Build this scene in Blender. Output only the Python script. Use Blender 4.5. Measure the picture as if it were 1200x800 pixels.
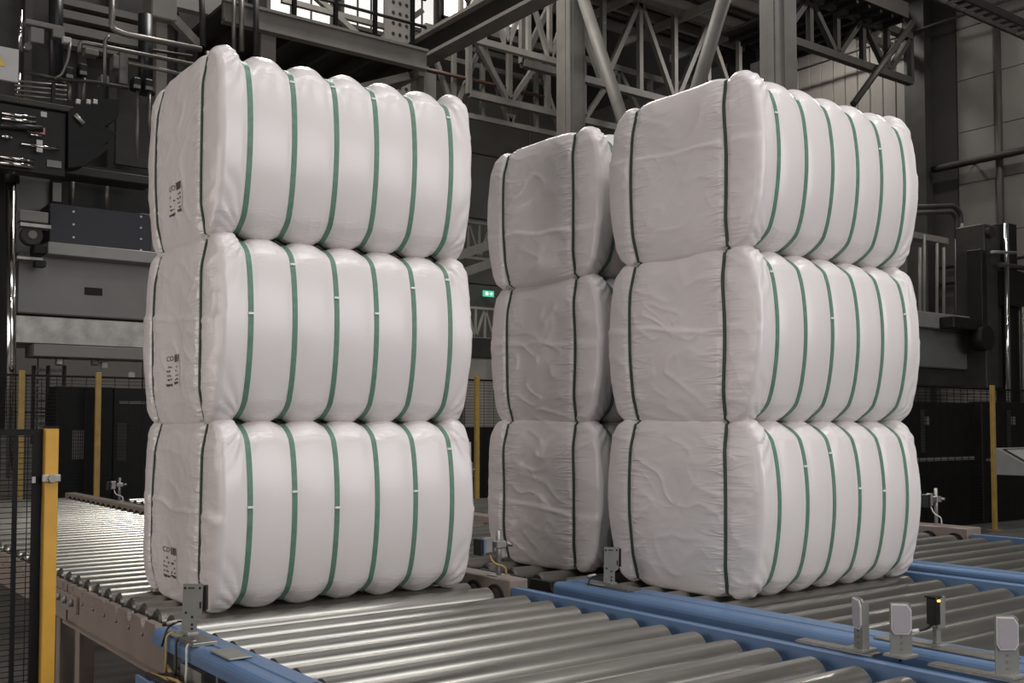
import bpy, math, random
import numpy as np
from mathutils import Vector, Matrix
random.seed(7)
R = math.radians
scene = bpy.context.scene
for o in list(bpy.data.objects):
    bpy.data.objects.remove(o)
COL = scene.collection

# ------------------------------------------------------------------ camera, world, lights, exposure
CAM_F, CAM_PITCH, CAM_YAW, CAM_Z = 1225.0, R(2.5), R(36.8), 1.70
CAM_CY = 499.0 - CAM_F * math.tan(CAM_PITCH)
cam = bpy.data.cameras.new('camera')
cam.sensor_width = 36.0
cam.lens = CAM_F / 1200 * 36
cam.shift_y = (CAM_CY - 400) / 1200
cam.clip_end = 200
camo = bpy.data.objects.new('camera', cam)
COL.objects.link(camo)
camo.location = (0, 0, CAM_Z)
camo.rotation_euler = (R(90) + CAM_PITCH, 0, -CAM_YAW)
scene.camera = camo

world = bpy.data.worlds.new('world')
scene.world = world
world.use_nodes = True
world.node_tree.nodes['Background'].inputs[0].default_value = (0.75, 0.85, 1.0, 1)
world.node_tree.nodes['Background'].inputs[1].default_value = 0.4

scene.view_settings.view_transform = 'Standard'
scene.view_settings.look = 'None'
scene.view_settings.gamma = 1.0
scene.view_settings.use_curve_mapping = False
scene.view_settings.exposure = 0.0


def area_light(name, loc, target, sx, sy, power, color):
    l = bpy.data.lights.new(name, 'AREA')
    l.shape = 'RECTANGLE'
    l.size, l.size_y = sx, sy
    l.energy = power
    l.color = color
    o = bpy.data.objects.new(name, l)
    COL.objects.link(o)
    o.location = loc
    d = Vector(target) - Vector(loc)
    o.rotation_euler = d.to_track_quat('-Z', 'Y').to_euler()
    return o


# daylight entering through the tall window band of the front wall, the window of the left wall and the roof lights
area_light('window_daylight', (7.5, -8.7, 5.6), (7.5, 5, 5.6), 15.0, 5.6, 880, (1.0, 0.955, 0.93))
area_light('side_window_daylight', (-8.7, 9.0, 3.4), (2, 9.0, 3.4), 18.0, 4.0, 570, (1.0, 0.88, 0.80))
area_light('roof_light_daylight', (5.0, 1.5, 15.7), (5.0, 1.5, 0), 12.0, 3.0, 500, (0.97, 0.98, 1.0))
for _x in (0.5, 4.5, 8.5):
    for _y in (-3.0, 1.0):
        area_light('high_bay_light', (_x, _y, 10.93), (_x, _y, 0), 0.55, 0.55, 95, (1.0, 0.97, 0.93))
for _p, _e in (((19.2, 9.6, 11.4), 210), ((20.6, 15.6, 12.0), 230)):
    area_light('added_aisle_light', _p, (_p[0], _p[1], 0), 0.5, 0.5, _e, (1.0, 0.95, 0.88))  # unseen aisle lights added to brighten the right wall and trusses
area_light('far_roof_light_daylight', (9.0, 17.0, 15.7), (9.0, 17.0, 0), 2.0, 7.0, 1100, (1.0, 0.96, 0.9))

# ------------------------------------------------------------------ helpers
_fw = np.array([math.sin(CAM_YAW) * math.cos(CAM_PITCH), math.cos(CAM_YAW) * math.cos(CAM_PITCH), math.sin(CAM_PITCH)])
_rt = np.array([math.cos(CAM_YAW), -math.sin(CAM_YAW), 0.0])
_up = np.cross(_rt, _fw)


def _ray(px, py):
    return _fw + _rt * (px - 600) / CAM_F - _up * (py - CAM_CY) / CAM_F


def at_y(px, py, Y):      # survey helper: the world point on the plane y = Y
    r = _ray(px, py)
    t = Y / r[1]
    return Vector((r[0] * t, Y, CAM_Z + r[2] * t))


def at_x(px, py, X):
    r = _ray(px, py)
    t = X / r[0]
    return Vector((X, r[1] * t, CAM_Z + r[2] * t))


ORIGIN = {}


def tag(o, label=None, cat=None, group=None, kind=None):
    if label: o['label'] = label
    if cat: o['category'] = cat
    if group: o['group'] = group
    if kind: o['kind'] = kind
    return o


def thing(name, loc, label, cat, group=None, kind=None):
    o = bpy.data.objects.new(name, None)
    o.empty_display_size = 0.1
    COL.objects.link(o)
    o.location = loc
    ORIGIN[o.name] = Vector(loc)
    return tag(o, label, cat, group, kind)


class MB:
    """collects shapes in world coordinates; build() links them as one mesh object"""
    def __init__(self):
        self.v, self.f, self.smooth = [], [], []

    def add(self, verts, faces, smooth=False):
        n = len(self.v)
        self.v.extend([tuple(p) for p in verts])
        self.f.extend([tuple(i + n for i in f) for f in faces])
        self.smooth.extend([smooth] * len(faces))
        return self

    def box(self, x0, y0, z0, x1, y1, z1, bev=0.0):
        if x0 > x1: x0, x1 = x1, x0
        if y0 > y1: y0, y1 = y1, y0
        if z0 > z1: z0, z1 = z1, z0
        if bev <= 0:
            v = [(x0, y0, z0), (x1, y0, z0), (x1, y1, z0), (x0, y1, z0), (x0, y0, z1), (x1, y0, z1), (x1, y1, z1), (x0, y1, z1)]
            return self.add(v, [(0, 3, 2, 1), (4, 5, 6, 7), (0, 1, 5, 4), (1, 2, 6, 5), (2, 3, 7, 6), (3, 0, 4, 7)])
        b = min(bev, (x1 - x0) / 2.01, (y1 - y0) / 2.01, (z1 - z0) / 2.01)
        v, idx = [], {}
        for i, (X, sx) in enumerate(((x0, 1), (x1, -1))):
            for j, (Y, sy) in enumerate(((y0, 1), (y1, -1))):
                for k, (Z, sz) in enumerate(((z0, 1), (z1, -1))):
                    idx[i, j, k, 0] = len(v); v.append((X, Y + sy * b, Z + sz * b))
                    idx[i, j, k, 1] = len(v); v.append((X + sx * b, Y, Z + sz * b))
                    idx[i, j, k, 2] = len(v); v.append((X + sx * b, Y + sy * b, Z))
        f = []
        for s in (0, 1):
            f.append([idx[s, 0, 0, 0], idx[s, 1, 0, 0], idx[s, 1, 1, 0], idx[s, 0, 1, 0]])
            f.append([idx[0, s, 0, 1], idx[1, s, 0, 1], idx[1, s, 1, 1], idx[0, s, 1, 1]])
            f.append([idx[0, 0, s, 2], idx[1, 0, s, 2], idx[1, 1, s, 2], idx[0, 1, s, 2]])
        for i in (0, 1):
            for j in (0, 1):
                f.append([idx[i, j, 0, 0], idx[i, j, 1, 0], idx[i, j, 1, 1], idx[i, j, 0, 1]])
                f.append([idx[i, 0, j, 0], idx[i, 1, j, 0], idx[i, 1, j, 2], idx[i, 0, j, 2]])
                f.append([idx[0, i, j, 1], idx[1, i, j, 1], idx[1, i, j, 2], idx[0, i, j, 2]])
        for i in (0, 1):
            for j in (0, 1):
                for k in (0, 1):
                    f.append([idx[i, j, k, 0], idx[i, j, k, 1], idx[i, j, k, 2]])
        c = Vector(((x0 + x1) / 2, (y0 + y1) / 2, (z0 + z1) / 2))
        out = []
        for q in f:
            p = [Vector(v[i]) for i in q]
            n = (p[1] - p[0]).cross(p[2] - p[0])
            m = sum(p, Vector()) / len(p)
            out.append(tuple(q) if n.dot(m - c) > 0 else tuple(reversed(q)))
        return self.add(v, out)

    def bar(self, p, q, w, h=None, up=(0, 0, 1)):
        """rectangular bar from p to q, w wide and h high"""
        h = h or w
        p, q = Vector(p), Vector(q)
        d = (q - p).normalized()
        u = Vector(up)
        if abs(d.dot(u)) > 0.99: u = Vector((0, 1, 0))
        s = d.cross(u).normalized()
        t = s.cross(d)
        v = []
        for e in (p, q):
            for a, b in ((-1, -1), (1, -1), (1, 1), (-1, 1)):
                v.append(e + s * a * w / 2 + t * b * h / 2)
        return self.add(v, [(0, 1, 2, 3), (7, 6, 5, 4), (0, 4, 5, 1), (1, 5, 6, 2), (2, 6, 7, 3), (3, 7, 4, 0)])

    def rod(self, p, q, r, n=12, r2=None, caps=True):
        p, q = Vector(p), Vector(q)
        r2 = r if r2 is None else r2
        d = (q - p).normalized()
        u = Vector((0, 0, 1)) if abs(d.z) < 0.9 else Vector((1, 0, 0))
        s = d.cross(u).normalized()
        t = s.cross(d)
        v = []
        for e, rr in ((p, r), (q, r2)):
            for i in range(n):
                a = 2 * math.pi * i / n
                v.append(e + (s * math.cos(a) + t * math.sin(a)) * rr)
        self.add(v, [(i, i + n, (i + 1) % n + n, (i + 1) % n) for i in range(n)], True)
        if caps:
            k = len(self.v) - 2 * n
            self.f.append(tuple(k + i for i in range(n)))
            self.f.append(tuple(k + n + i for i in reversed(range(n))))
            self.smooth += [False, False]
        return self

    def tube(self, pts, r, n=10):
        """round tube along a polyline"""
        pts = [Vector(p) for p in pts]
        v, f = [], []
        u = None
        for i, p in enumerate(pts):
            a = pts[max(i - 1, 0)]
            b = pts[min(i + 1, len(pts) - 1)]
            d = (b - a).normalized()
            if u is None:
                u = d.cross(Vector((0, 0, 1)) if abs(d.z) < 0.9 else Vector((1, 0, 0))).normalized()
            else:
                u = (u - d * u.dot(d)).normalized()
            w = d.cross(u)
            for k in range(n):
                t = 2 * math.pi * k / n
                v.append(p + (u * math.cos(t) + w * math.sin(t)) * r)
        for i in range(len(pts) - 1):
            for k in range(n):
                f.append((i * n + k, i * n + (k + 1) % n, (i + 1) * n + (k + 1) % n, (i + 1) * n + k))
        self.add(v, f, True)
        m = len(self.v) - len(v)
        self.f.append(tuple(m + k for k in reversed(range(n))))
        self.f.append(tuple(m + len(v) - n + k for k in range(n)))
        self.smooth += [False, False]
        return self

    def prism(self, poly, axis, a, b):
        """polygon (list of 2D points) extruded along 'x', 'y' or 'z' from a to b"""
        n = len(poly)
        def P(p, t):
            return (t, p[0], p[1]) if axis == 'x' else ((p[0], t, p[1]) if axis == 'y' else (p[0], p[1], t))
        v = [P(p, a) for p in poly] + [P(p, b) for p in poly]
        ar = sum(poly[i][0] * poly[(i + 1) % n][1] - poly[(i + 1) % n][0] * poly[i][1] for i in range(n))
        flip = (ar < 0) ^ (axis == 'y') ^ (b < a)
        f = [tuple(range(n))[::-1], tuple(range(n, 2 * n))] + [(i, (i + 1) % n, (i + 1) % n + n, i + n) for i in range(n)]
        if flip: f = [tuple(reversed(q)) for q in f]
        return self.add(v, f)

    def mesh(self, name, off=Vector((0, 0, 0))):
        me = bpy.data.meshes.new(name)
        me.from_pydata([(p[0] - off[0], p[1] - off[1], p[2] - off[2]) for p in self.v], [], self.f)
        me.polygons.foreach_set('use_smooth', self.smooth)
        me.update()
        return me

    def build(self, name, mat, parent=None, label=None, kind=None):
        off = ORIGIN[parent.name] if parent is not None else Vector((0, 0, 0))
        me = self.mesh(name, off)
        me.materials.append(M[mat])
        o = bpy.data.objects.new(name, me)
        COL.objects.link(o)
        if parent is not None: o.parent = parent
        ORIGIN[o.name] = off
        return tag(o, label=label, kind=kind)


def solo(mb, name, mat, label, cat, group=None, base=None):
    """a thing that is one mesh, its origin at its base"""
    if base is None:
        a = np.array(mb.v)
        base = Vector(((a[:, 0].min() + a[:, 0].max()) / 2, (a[:, 1].min() + a[:, 1].max()) / 2, a[:, 2].min()))
    me = mb.mesh(name, Vector(base))
    me.materials.append(M[mat])
    o = bpy.data.objects.new(name, me)
    COL.objects.link(o)
    o.location = base
    ORIGIN[o.name] = Vector(base)
    return tag(o, label, cat, group)


def struct(mb, name, mat, label):
    o = mb.build(name, mat)
    return tag(o, label, kind='structure')


def arc(c, r, a0, a1, n=6):
    return [(c[0] + r * math.cos(R(a0 + (a1 - a0) * i / n)), c[1] + r * math.sin(R(a0 + (a1 - a0) * i / n))) for i in range(n + 1)]


def bend(pts, r=0.12, n=5):
    """polyline with rounded corners"""
    pts = [Vector(p) for p in pts]
    out = [pts[0]]
    for i in range(1, len(pts) - 1):
        a, b, c = pts[i - 1], pts[i], pts[i + 1]
        u = (a - b); w = (c - b)
        rr = min(r, u.length * 0.45, w.length * 0.45)
        p0, p1 = b + u.normalized() * rr, b + w.normalized() * rr
        for k in range(n + 1):
            t = k / n
            out.append(p0 * (1 - t) ** 2 + b * 2 * t * (1 - t) + p1 * t * t)
    out.append(pts[-1])
    return out


# ------------------------------------------------------------------ materials
M = {}


def mat(name, col, rough=0.5, metal=0.0, var=0.12, scale=6.0, bump=0.0, bscale=40.0, spec=0.5, stretch=None, rvar=0.0, emit=0.0, ecol=None):
    m = bpy.data.materials.new(name)
    m.use_nodes = True
    nt = m.node_tree
    b = nt.nodes['Principled BSDF']
    b.inputs['Roughness'].default_value = rough
    b.inputs['Metallic'].default_value = metal
    b.inputs['Specular IOR Level'].default_value = spec
    tc = nt.nodes.new('ShaderNodeTexCoord')
    mp = nt.nodes.new('ShaderNodeMapping')
    nt.links.new(tc.outputs['Object'], mp.inputs[0])
    if stretch: mp.inputs['Scale'].default_value = stretch
    nz = nt.nodes.new('ShaderNodeTexNoise')
    nz.inputs['Scale'].default_value = scale
    nz.inputs['Detail'].default_value = 5
    nt.links.new(mp.outputs[0], nz.inputs['Vector'])
    cr = nt.nodes.new('ShaderNodeValToRGB')
    cr.color_ramp.elements[0].position = 0.3
    cr.color_ramp.elements[1].position = 0.72
    cr.color_ramp.elements[0].color = (*[c * (1 - var) for c in col], 1)
    cr.color_ramp.elements[1].color = (*[min(1, c * (1 + var)) for c in col], 1)
    nt.links.new(nz.outputs['Fac'], cr.inputs[0])
    nt.links.new(cr.outputs[0], b.inputs['Base Color'])
    if rvar:
        mr = nt.nodes.new('ShaderNodeMapRange')
        mr.inputs['To Min'].default_value = max(0.02, rough - rvar)
        mr.inputs['To Max'].default_value = min(1, rough + rvar)
        nt.links.new(nz.outputs['Fac'], mr.inputs['Value'])
        nt.links.new(mr.outputs[0], b.inputs['Roughness'])
    if bump:
        n2 = nt.nodes.new('ShaderNodeTexNoise')
        n2.inputs['Scale'].default_value = bscale
        n2.inputs['Detail'].default_value = 3
        nt.links.new(mp.outputs[0], n2.inputs['Vector'])
        bp = nt.nodes.new('ShaderNodeBump')
        bp.inputs['Strength'].default_value = bump
        bp.inputs['Distance'].default_value = 0.01
        nt.links.new(n2.outputs['Fac'], bp.inputs['Height'])
        nt.links.new(bp.outputs[0], b.inputs['Normal'])
    if emit:
        b.inputs['Emission Color'].default_value = (*(ecol or col), 1)
        b.inputs['Emission Strength'].default_value = emit
    M[name] = m
    return m


def film_material():
    m = mat('film', (0.79, 0.748, 0.742), 0.26, 0, 0.012, 1.2, 0, 1, 0.5)
    nt = m.node_tree
    b = nt.nodes['Principled BSDF']
    N = lambda t, **k: (lambda n: ([setattr(n, a, v) for a, v in k.items()], n)[1])(nt.nodes.new(t))
    def math_(op, a, b_=None, clamp=False):
        n = N('ShaderNodeMath', operation=op, use_clamp=clamp)
        for i, s in enumerate((a, b_)):
            if s is None: continue
            if isinstance(s, (int, float)): n.inputs[i].default_value = s
            else: nt.links.new(s, n.inputs[i])
        return n.outputs[0]
    tc = N('ShaderNodeTexCoord')
    sep = N('ShaderNodeSeparateXYZ'); nt.links.new(tc.outputs['Object'], sep.inputs[0])
    nsep = N('ShaderNodeSeparateXYZ'); nt.links.new(tc.outputs['Normal'], nsep.inputs[0])
    oi = N('ShaderNodeObjectInfo')
    end = math_('MULTIPLY', math_('SUBTRACT', math_('ABSOLUTE', nsep.outputs[0]), 0.55), 3.0, True)
    side = math_('SUBTRACT', 1.0, end)
    def ridged(scale_vec, sc, power, dist=0.6, detail=2.0):
        mp = N('ShaderNodeMapping'); mp.inputs['Scale'].default_value = scale_vec
        nt.links.new(tc.outputs['Object'], mp.inputs[0])
        nt.links.new(math_('MULTIPLY', oi.outputs['Random'], 37.0), mp.inputs['Location'])
        nz = N('ShaderNodeTexNoise'); nz.inputs['Scale'].default_value = sc; nz.inputs['Detail'].default_value = detail; nz.inputs['Distortion'].default_value = dist
        nt.links.new(mp.outputs[0], nz.inputs['Vector'])
        return math_('POWER', math_('SUBTRACT', 1.0, math_('MULTIPLY', math_('ABSOLUTE', math_('SUBTRACT', nz.outputs['Fac'], 0.5)), 2.6), True), power)
    dy = math_('ABSOLUTE', math_('SUBTRACT', math_('ABSOLUTE', sep.outputs[1]), 0.355))
    near = math_('POWER', 2.718, math_('MULTIPLY', dy, -13.0))
    pull = math_('MULTIPLY', math_('MULTIPLY', ridged((1, .34, 2.4), 7.0, 5.0), near), end)
    broad = math_('MULTIPLY', ridged((1, 1.6, 1.1), 2.0, 6.0, 0.4, 1.0), end)
    az = math_('MULTIPLY', math_('SUBTRACT', math_('ABSOLUTE', sep.outputs[2]), 0.30), 6.0, True)
    top = math_('MULTIPLY', math_('MULTIPLY', ridged((.5, 1.0, 2.2), 9.0, 5.0), az), side)
    h = math_('ADD', math_('ADD', math_('MULTIPLY', pull, .75), math_('MULTIPLY', broad, .16)), math_('MULTIPLY', top, .30))
    bp = N('ShaderNodeBump'); bp.inputs['Strength'].default_value = 0.75; bp.inputs['Distance'].default_value = 0.010
    nt.links.new(h, bp.inputs['Height'])
    nt.links.new(bp.outputs[0], b.inputs['Normal'])


film_material()
mat('strap', (0.115, 0.235, 0.165), 0.5, 0, 0.15, 30)
mat('cross_strap', (0.045, 0.075, 0.055), 0.55, 0, 0.2, 30)  # strap green darkened: shade of the recessed crease put into the colour
mat('seal', (0.80, 0.82, 0.80), 0.25, 0, 0.05, 40)
mat('ink', (0.07, 0.06, 0.055), 0.6, 0, 0.2, 60)
mat('roller_steel', (0.34, 0.33, 0.305), 0.29, 0.85, 0.12, 1.6, 0, 60, 0.5, (1.0, 3, 3), 0.05)
mat('shaft_steel', (0.30, 0.29, 0.27), 0.4, 0.9, 0.2, 20)
mat('hole_shade', (0.012, 0.012, 0.012), 0.8, 0, 0.2, 20)  # near-black standing in for shade inside holes, slots and roller cutouts
mat('blue_paint', (0.115, 0.20, 0.355), 0.38, 0, 0.10, 3.0, 0.02, 80, 0.5, rvar=0.08)
mat('taupe_paint', (0.25, 0.205, 0.178), 0.45, 0, 0.10, 4.0, 0.02, 60)
mat('yellow_paint', (0.66, 0.36, 0.045), 0.45, 0, 0.08, 8.0)
mat('dull_yellow', (0.36, 0.235, 0.06), 0.5, 0, 0.15, 8.0)  # duller, darker yellow than the near post
mat('black_paint', (0.006, 0.006, 0.006), 0.5, 0, 0.3, 10, spec=0.2)
mat('bracket_grey', (0.27, 0.27, 0.25), 0.42, 0.3, 0.10, 14)
mat('galvanised', (0.36, 0.35, 0.34), 0.45, 0.7, 0.2, 12)
mat('reflector', (0.40, 0.37, 0.40), 0.22, 0.0, 0.06, 260, 0.15, 500)
mat('reflector_rim', (0.70, 0.69, 0.70), 0.3, 0, 0.03, 60)
mat('sensor_black', (0.010, 0.010, 0.010), 0.3, 0, 0.2, 40)
mat('led_amber', (0.9, 0.55, 0.1), 0.4, 0, 0.1, 20, emit=2.0, ecol=(1.0, 0.6, 0.12))
mat('cable_black', (0.014, 0.014, 0.014), 0.5, 0, 0.2, 30)
mat('cable_white', (0.62, 0.60, 0.56), 0.5, 0, 0.1, 30)
mat('cable_tan', (0.38, 0.27, 0.12), 0.5, 0, 0.1, 30)
mat('concrete', (0.13, 0.125, 0.118), 0.55, 0, 0.25, 1.4, 0.05, 30, rvar=0.15)
mat('wall_panel', (0.13, 0.123, 0.113), 0.6, 0, 0.12, 1.2, 0.04, 14)
mat('wall_rib', (0.15, 0.14, 0.127), 0.6, 0, 0.10, 1.2)
mat('wall_dark', (0.045, 0.042, 0.039), 0.7, 0, 0.2, 1.0)
mat('steel_frame', (0.19, 0.178, 0.162), 0.55, 0.0, 0.15, 2.5)
mat('steel_light', (0.36, 0.34, 0.31), 0.5, 0.0, 0.12, 2.5)
mat('steel_dark', (0.040, 0.037, 0.034), 0.55, 0.0, 0.2, 3, spec=0.3)
mat('roof_deck', (0.16, 0.149, 0.136), 0.6, 0.0, 0.2, 2)
mat('press_grey', (0.165, 0.160, 0.152), 0.42, 0.0, 0.08, 2.0, 0.02, 30)
mat('press_light', (0.25, 0.245, 0.235), 0.4, 0.0, 0.08, 3.0)
mat('press_dark', (0.011, 0.0105, 0.010), 0.5, 0.0, 0.25, 4, spec=0.25)
mat('machined_steel', (0.38, 0.37, 0.35), 0.5, 0.55, 0.28, 5.0, 0.05, 40)
mat('chrome', (0.75, 0.74, 0.73), 0.12, 1.0, 0.03, 5)
mat('pipe_steel', (0.20, 0.187, 0.17), 0.45, 0.6, 0.15, 8)
mat('dark_cylinder', (0.018, 0.019, 0.021), 0.4, 0.1, 0.15, 6)
mat('navy_paint', (0.007, 0.007, 0.018), 0.5, 0.0, 0.12, 4)
mat('white_board', (0.50, 0.49, 0.48), 0.45, 0, 0.04, 5)
mat('warning_yellow', (0.75, 0.52, 0.08), 0.5, 0, 0.04, 5)
mat('red_sticker', (0.42, 0.20, 0.17), 0.5, 0, 0.1, 8)
mat('red_pipe', (0.085, 0.042, 0.034), 0.5, 0, 0.15, 6)
mat('window_glow', (0.9, 0.9, 0.9), 0.4, 0, 0.02, 1.0, emit=0.8, ecol=(1.0, 0.97, 0.93))
mat('window_sun', (0.9, 0.9, 0.9), 0.4, 0, 0.02, 1.0, emit=9.0, ecol=(1.0, 0.99, 0.97))
mat('exit_green', (0.05, 0.45, 0.25), 0.4, 0, 0.05, 4, emit=0.55, ecol=(0.15, 0.85, 0.55))
mat('exit_white', (0.8, 0.9, 0.85), 0.4, 0, 0.02, 4, emit=0.9, ecol=(0.8, 1.0, 0.9))
mat('desk_grey', (0.20, 0.20, 0.19), 0.45, 0, 0.08, 6)
mat('screen_grey', (0.33, 0.33, 0.32), 0.25, 0, 0.08, 10)

# ------------------------------------------------------------------ the hall
XW, YB, XL, YF, ZR, ZA = 22.5, 26.0, -9.0, -9.0, 16.0, 12.5
YA = 20.6                      # far end of the low side aisle
struct(MB().box(XL, YF, -0.3, XW, YB, 0), 'floor', 'concrete', 'dark grey concrete factory floor under the conveyors')
struct(MB().box(XL - .3, YF - .3, ZR, 14.2, YB + .3, ZR + .3), 'ceiling_high', 'roof_deck', 'dark high roof over the main bay')
wr = struct(MB().box(XW, YF, 0, XW + .3, YA, ZA + .4).box(XW, YA, 0, XW + .3, YB, ZR), 'wall_right', 'wall_dark', 'grey panelled side wall behind the right-hand stack')
pm = MB().box(0, 0, 0, .05, 2.288, 1.188, .005).mesh('panel')
pm.materials.append(M['wall_panel'])
for i in range(9):
    for k in range(10):
        if 14.0 < 6.0 + i * 2.3 + 1.15 < 19.5 and k > 2: continue
        p = bpy.data.objects.new('panel', pm)
        COL.objects.link(p)
        p.parent = wr
        p.location = (XW - .05, 6.0 + i * 2.3, 0.02 + k * 1.2)
rm = MB().box(0, 0, 0, .06, .345, 8.6, .015).mesh('panel')
rm.materials.append(M['wall_rib'])
for i in range(13):
    p = bpy.data.objects.new('panel', rm)
    COL.objects.link(p)
    p.parent = wr
    p.location = (XW - .06, 14.1 + i * .36, 3.62)
wb = struct(MB().box(XL, YB, 0, XW + .3, YB + .3, ZR), 'wall_back', 'wall_dark', 'dark panelled far end wall of the hall')
bm_ = MB().box(0, 0, 0, 2.38, .05, 1.97, .015).mesh('panel')
bm_.materials.append(M['wall_panel'])
for i in range(12):
    for k in range(6):
        p = bpy.data.objects.new('panel', bm_)
        COL.objects.link(p)
        p.parent = wb
        p.location = (XW - 2.4 - i * 2.4, YB - .05, 0.02 + k * 2.0)
struct(MB().box(XL - .3, YF, 0, XL, YB, 1.2).box(XL - .3, YF, 5.6, XL, YB, ZR).box(XL - .3, YF, 1.2, XL, 0, 5.6).box(XL - .3, 18, 1.2, XL, YB, 5.6),
       'wall_left', 'wall_panel', 'grey hall wall with a wide window opening')
struct(MB().box(XL, YF - .3, 0, XW, YF, 2.7).box(XL, YF - .3, 8.5, XW, YF, ZR).box(XL, YF - .3, 2.7, -0.2, YF, 8.5).box(15.2, YF - .3, 2.7, XW, YF, 8.5),
       'wall_front', 'wall_panel', 'grey hall wall with a tall window band')
ca = struct(MB().box(13.6, YF, ZA, XW, YA, ZA + .15), 'ceiling_aisle', 'roof_deck', 'dark corrugated roof deck over the side aisle')
rb = MB()
y = 9.0
while y < YA - .3:
    rb.box(13.7, y, ZA - .07, XW - .05, y + .16, ZA)
    y += .34
rb.build('deck_rib', 'roof_deck', ca, kind='stuff')
struct(MB().box(13.9, YF, ZA + .15, 14.2, YA, ZR), 'wall_clerestory', 'wall_panel', 'upper wall above the side aisle roof')
struct(MB().box(14.2, YA - .2, ZA + .15, XW, YA, ZR), 'wall_gable', 'wall_panel', 'gable wall closing the side aisle roof')
struct(MB().box(14.2, YA - .2, ZR, XW + .3, YB + .3, ZR + .3), 'ceiling_rear', 'roof_deck', 'dark high roof over the far end of the hall')


def window(n, p0, p1, nx, nz, pane_mat, y, label):
    w = struct(MB().box(p0[0], y - .1, p0[1], p1[0], y - .04, p0[1] + .1).box(p0[0], y - .1, p1[1] - .1, p1[0], y - .04, p1[1])
               .box(p0[0], y - .1, p0[1], p0[0] + .1, y - .04, p1[1]).box(p1[0] - .1, y - .1, p0[1], p1[0], y - .04, p1[1]),
               'window_%d' % n, 'steel_frame', label)
    dx, dz = (p1[0] - p0[0] - .2) / nx, (p1[1] - p0[1] - .2) / nz
    for i in range(nx):
        for k in range(nz):
            MB().box(p0[0] + .1 + i * dx + .03, y - .075, p0[1] + .1 + k * dz + .03, p0[0] + .1 + (i + 1) * dx - .03, y - .055, p0[1] + .1 + (k + 1) * dz - .03).build('pane', pane_mat, w)
    mu = MB()
    for i in range(1, nx): mu.box(p0[0] + .1 + i * dx - .03, y - .09, p0[1] + .1, p0[0] + .1 + i * dx + .03, y - .05, p1[1] - .1)
    for k in range(1, nz): mu.box(p0[0] + .1, y - .09, p0[1] + .1 + k * dz - .03, p1[0] - .1, y - .05, p0[1] + .1 + k * dz + .03)
    if nx * nz > 1: mu.build('glazing_bar', 'steel_frame', w)
    return w


for k, x in enumerate((11.2, 13.4, 15.1, 17.9)):
    window(k + 1, (x, (12.4, 12.9, 13.3, 14.1)[k]), (x + (2.0 if k in (0, 3) else 1.5), 15.6), 3, 2, 'window_glow', YB, 'bright translucent high window in the far wall, number %d counted from the platform' % (k + 1))
window(5, (16.75, 13.9), (17.75, 15.7), 1, 1, 'window_sun', YB, 'glaring sunlit high window pane at the top of the far wall')


def truss(name, label, p0, p1, h, bays, chord, web, m, flip=False, legs=False):
    p0, p1 = Vector(p0), Vector(p1)
    t = thing(name, (p0 + p1) / 2, label, 'truss')
    u = Vector((0, 0, h))
    MB().bar(p0, p1, chord).build('bottom_chord', m, t)
    MB().bar(p0 + u, p1 + u, chord).build('top_chord', m, t)
    if legs:
        for e in (p0, p1):
            MB().bar((e.x, e.y, 0), (e.x, e.y, e.z), chord * 1.3).build('leg', m, t)
    for i in range(bays + 1):
        a = p0.lerp(p1, i / bays)
        MB().bar(a, a + u, web).build('web_post', m, t)
        if i < bays:
            b = p0.lerp(p1, (i + 1) / bays)
            if (i % 2 == 0) ^ flip: MB().bar(a, b + u, web).build('web_diagonal', m, t)
            else: MB().bar(a + u, b, web).build('web_diagonal', m, t)
    return t


# building columns of the side aisle with their V bracing
for (x, y, lab) in ((13.75, 16.35, 'tall grey steel column rising behind the middle bale stack'), (13.75, 11.02, 'tall grey steel column rising behind the right bale stack')):
    t = thing('building_column', (x, y, 0), lab, 'column')
    MB().box(x - .22, y - .22, 0.03, x + .22, y + .22, ZA, .02).build('shaft', 'steel_frame', t)
    MB().box(x - .235, y - .10, .03, x - .22, y + .02, ZA).box(x - .13, y - .235, .03, x + .13, y - .22, ZA).build('flange_strip', 'steel_frame', t)
    MB().box(x - .34, y - .34, 0, x + .34, y + .34, .03).build('base_plate', 'steel_dark', t)
b0, b1 = at_x(684, 0, 13.75), at_x(733, 150, 13.75)
b2, b3 = at_x(848, 0, 13.75), at_x(815, 110, 13.75)
d01, d23 = (b1 - b0).normalized(), (b3 - b2).normalized()
solo(MB().rod(b0 - d01 * 1.2, b1 + d01 * 2.6, .125, 14), 'column_brace', 'steel_frame', 'round diagonal brace leaning right beside the middle column', 'brace', 'aisle column bracing')
solo(MB().rod(b2 - d23 * 1.2, b3 + d23 * 3.2, .125, 14), 'column_brace', 'steel_frame', 'round diagonal brace leaning left towards the right stack', 'brace', 'aisle column bracing')

# trusses and beams
a = at_y(540, 44, 17.4); b = at_y(668, 76, 17.4); z = (a.z + b.z) / 2
truss('roof_truss', 'pale steel lattice truss left of the middle column', (a.x, 17.4, z), (b.x, 17.4, z), 1.45, 5, .13, .09, 'steel_light')
a = at_y(497, 128, 20.5); b = at_y(640, 152, 20.5); z = (a.z + b.z) / 2
truss('wall_truss', 'dim lattice girder low in front of the far wall', (a.x, 20.5, z), (b.x + .5, 20.5, z), 1.9, 5, .12, .10, 'steel_frame', True)
for (yy, lab, zz, hh) in ((14.2, 'dark aisle roof truss nearest the right stack', 10.7, 1.5), (18.2, 'dark aisle roof truss behind the diagonal braces', 9.75, 2.3), (20.3, 'dark aisle roof truss deepest in the side aisle', 9.6, 1.6)):
    truss('aisle_truss', lab, (13.9, yy, zz), (22.3, yy, zz), hh, 7, .16, .12, 'steel_frame', yy > 20)
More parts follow.
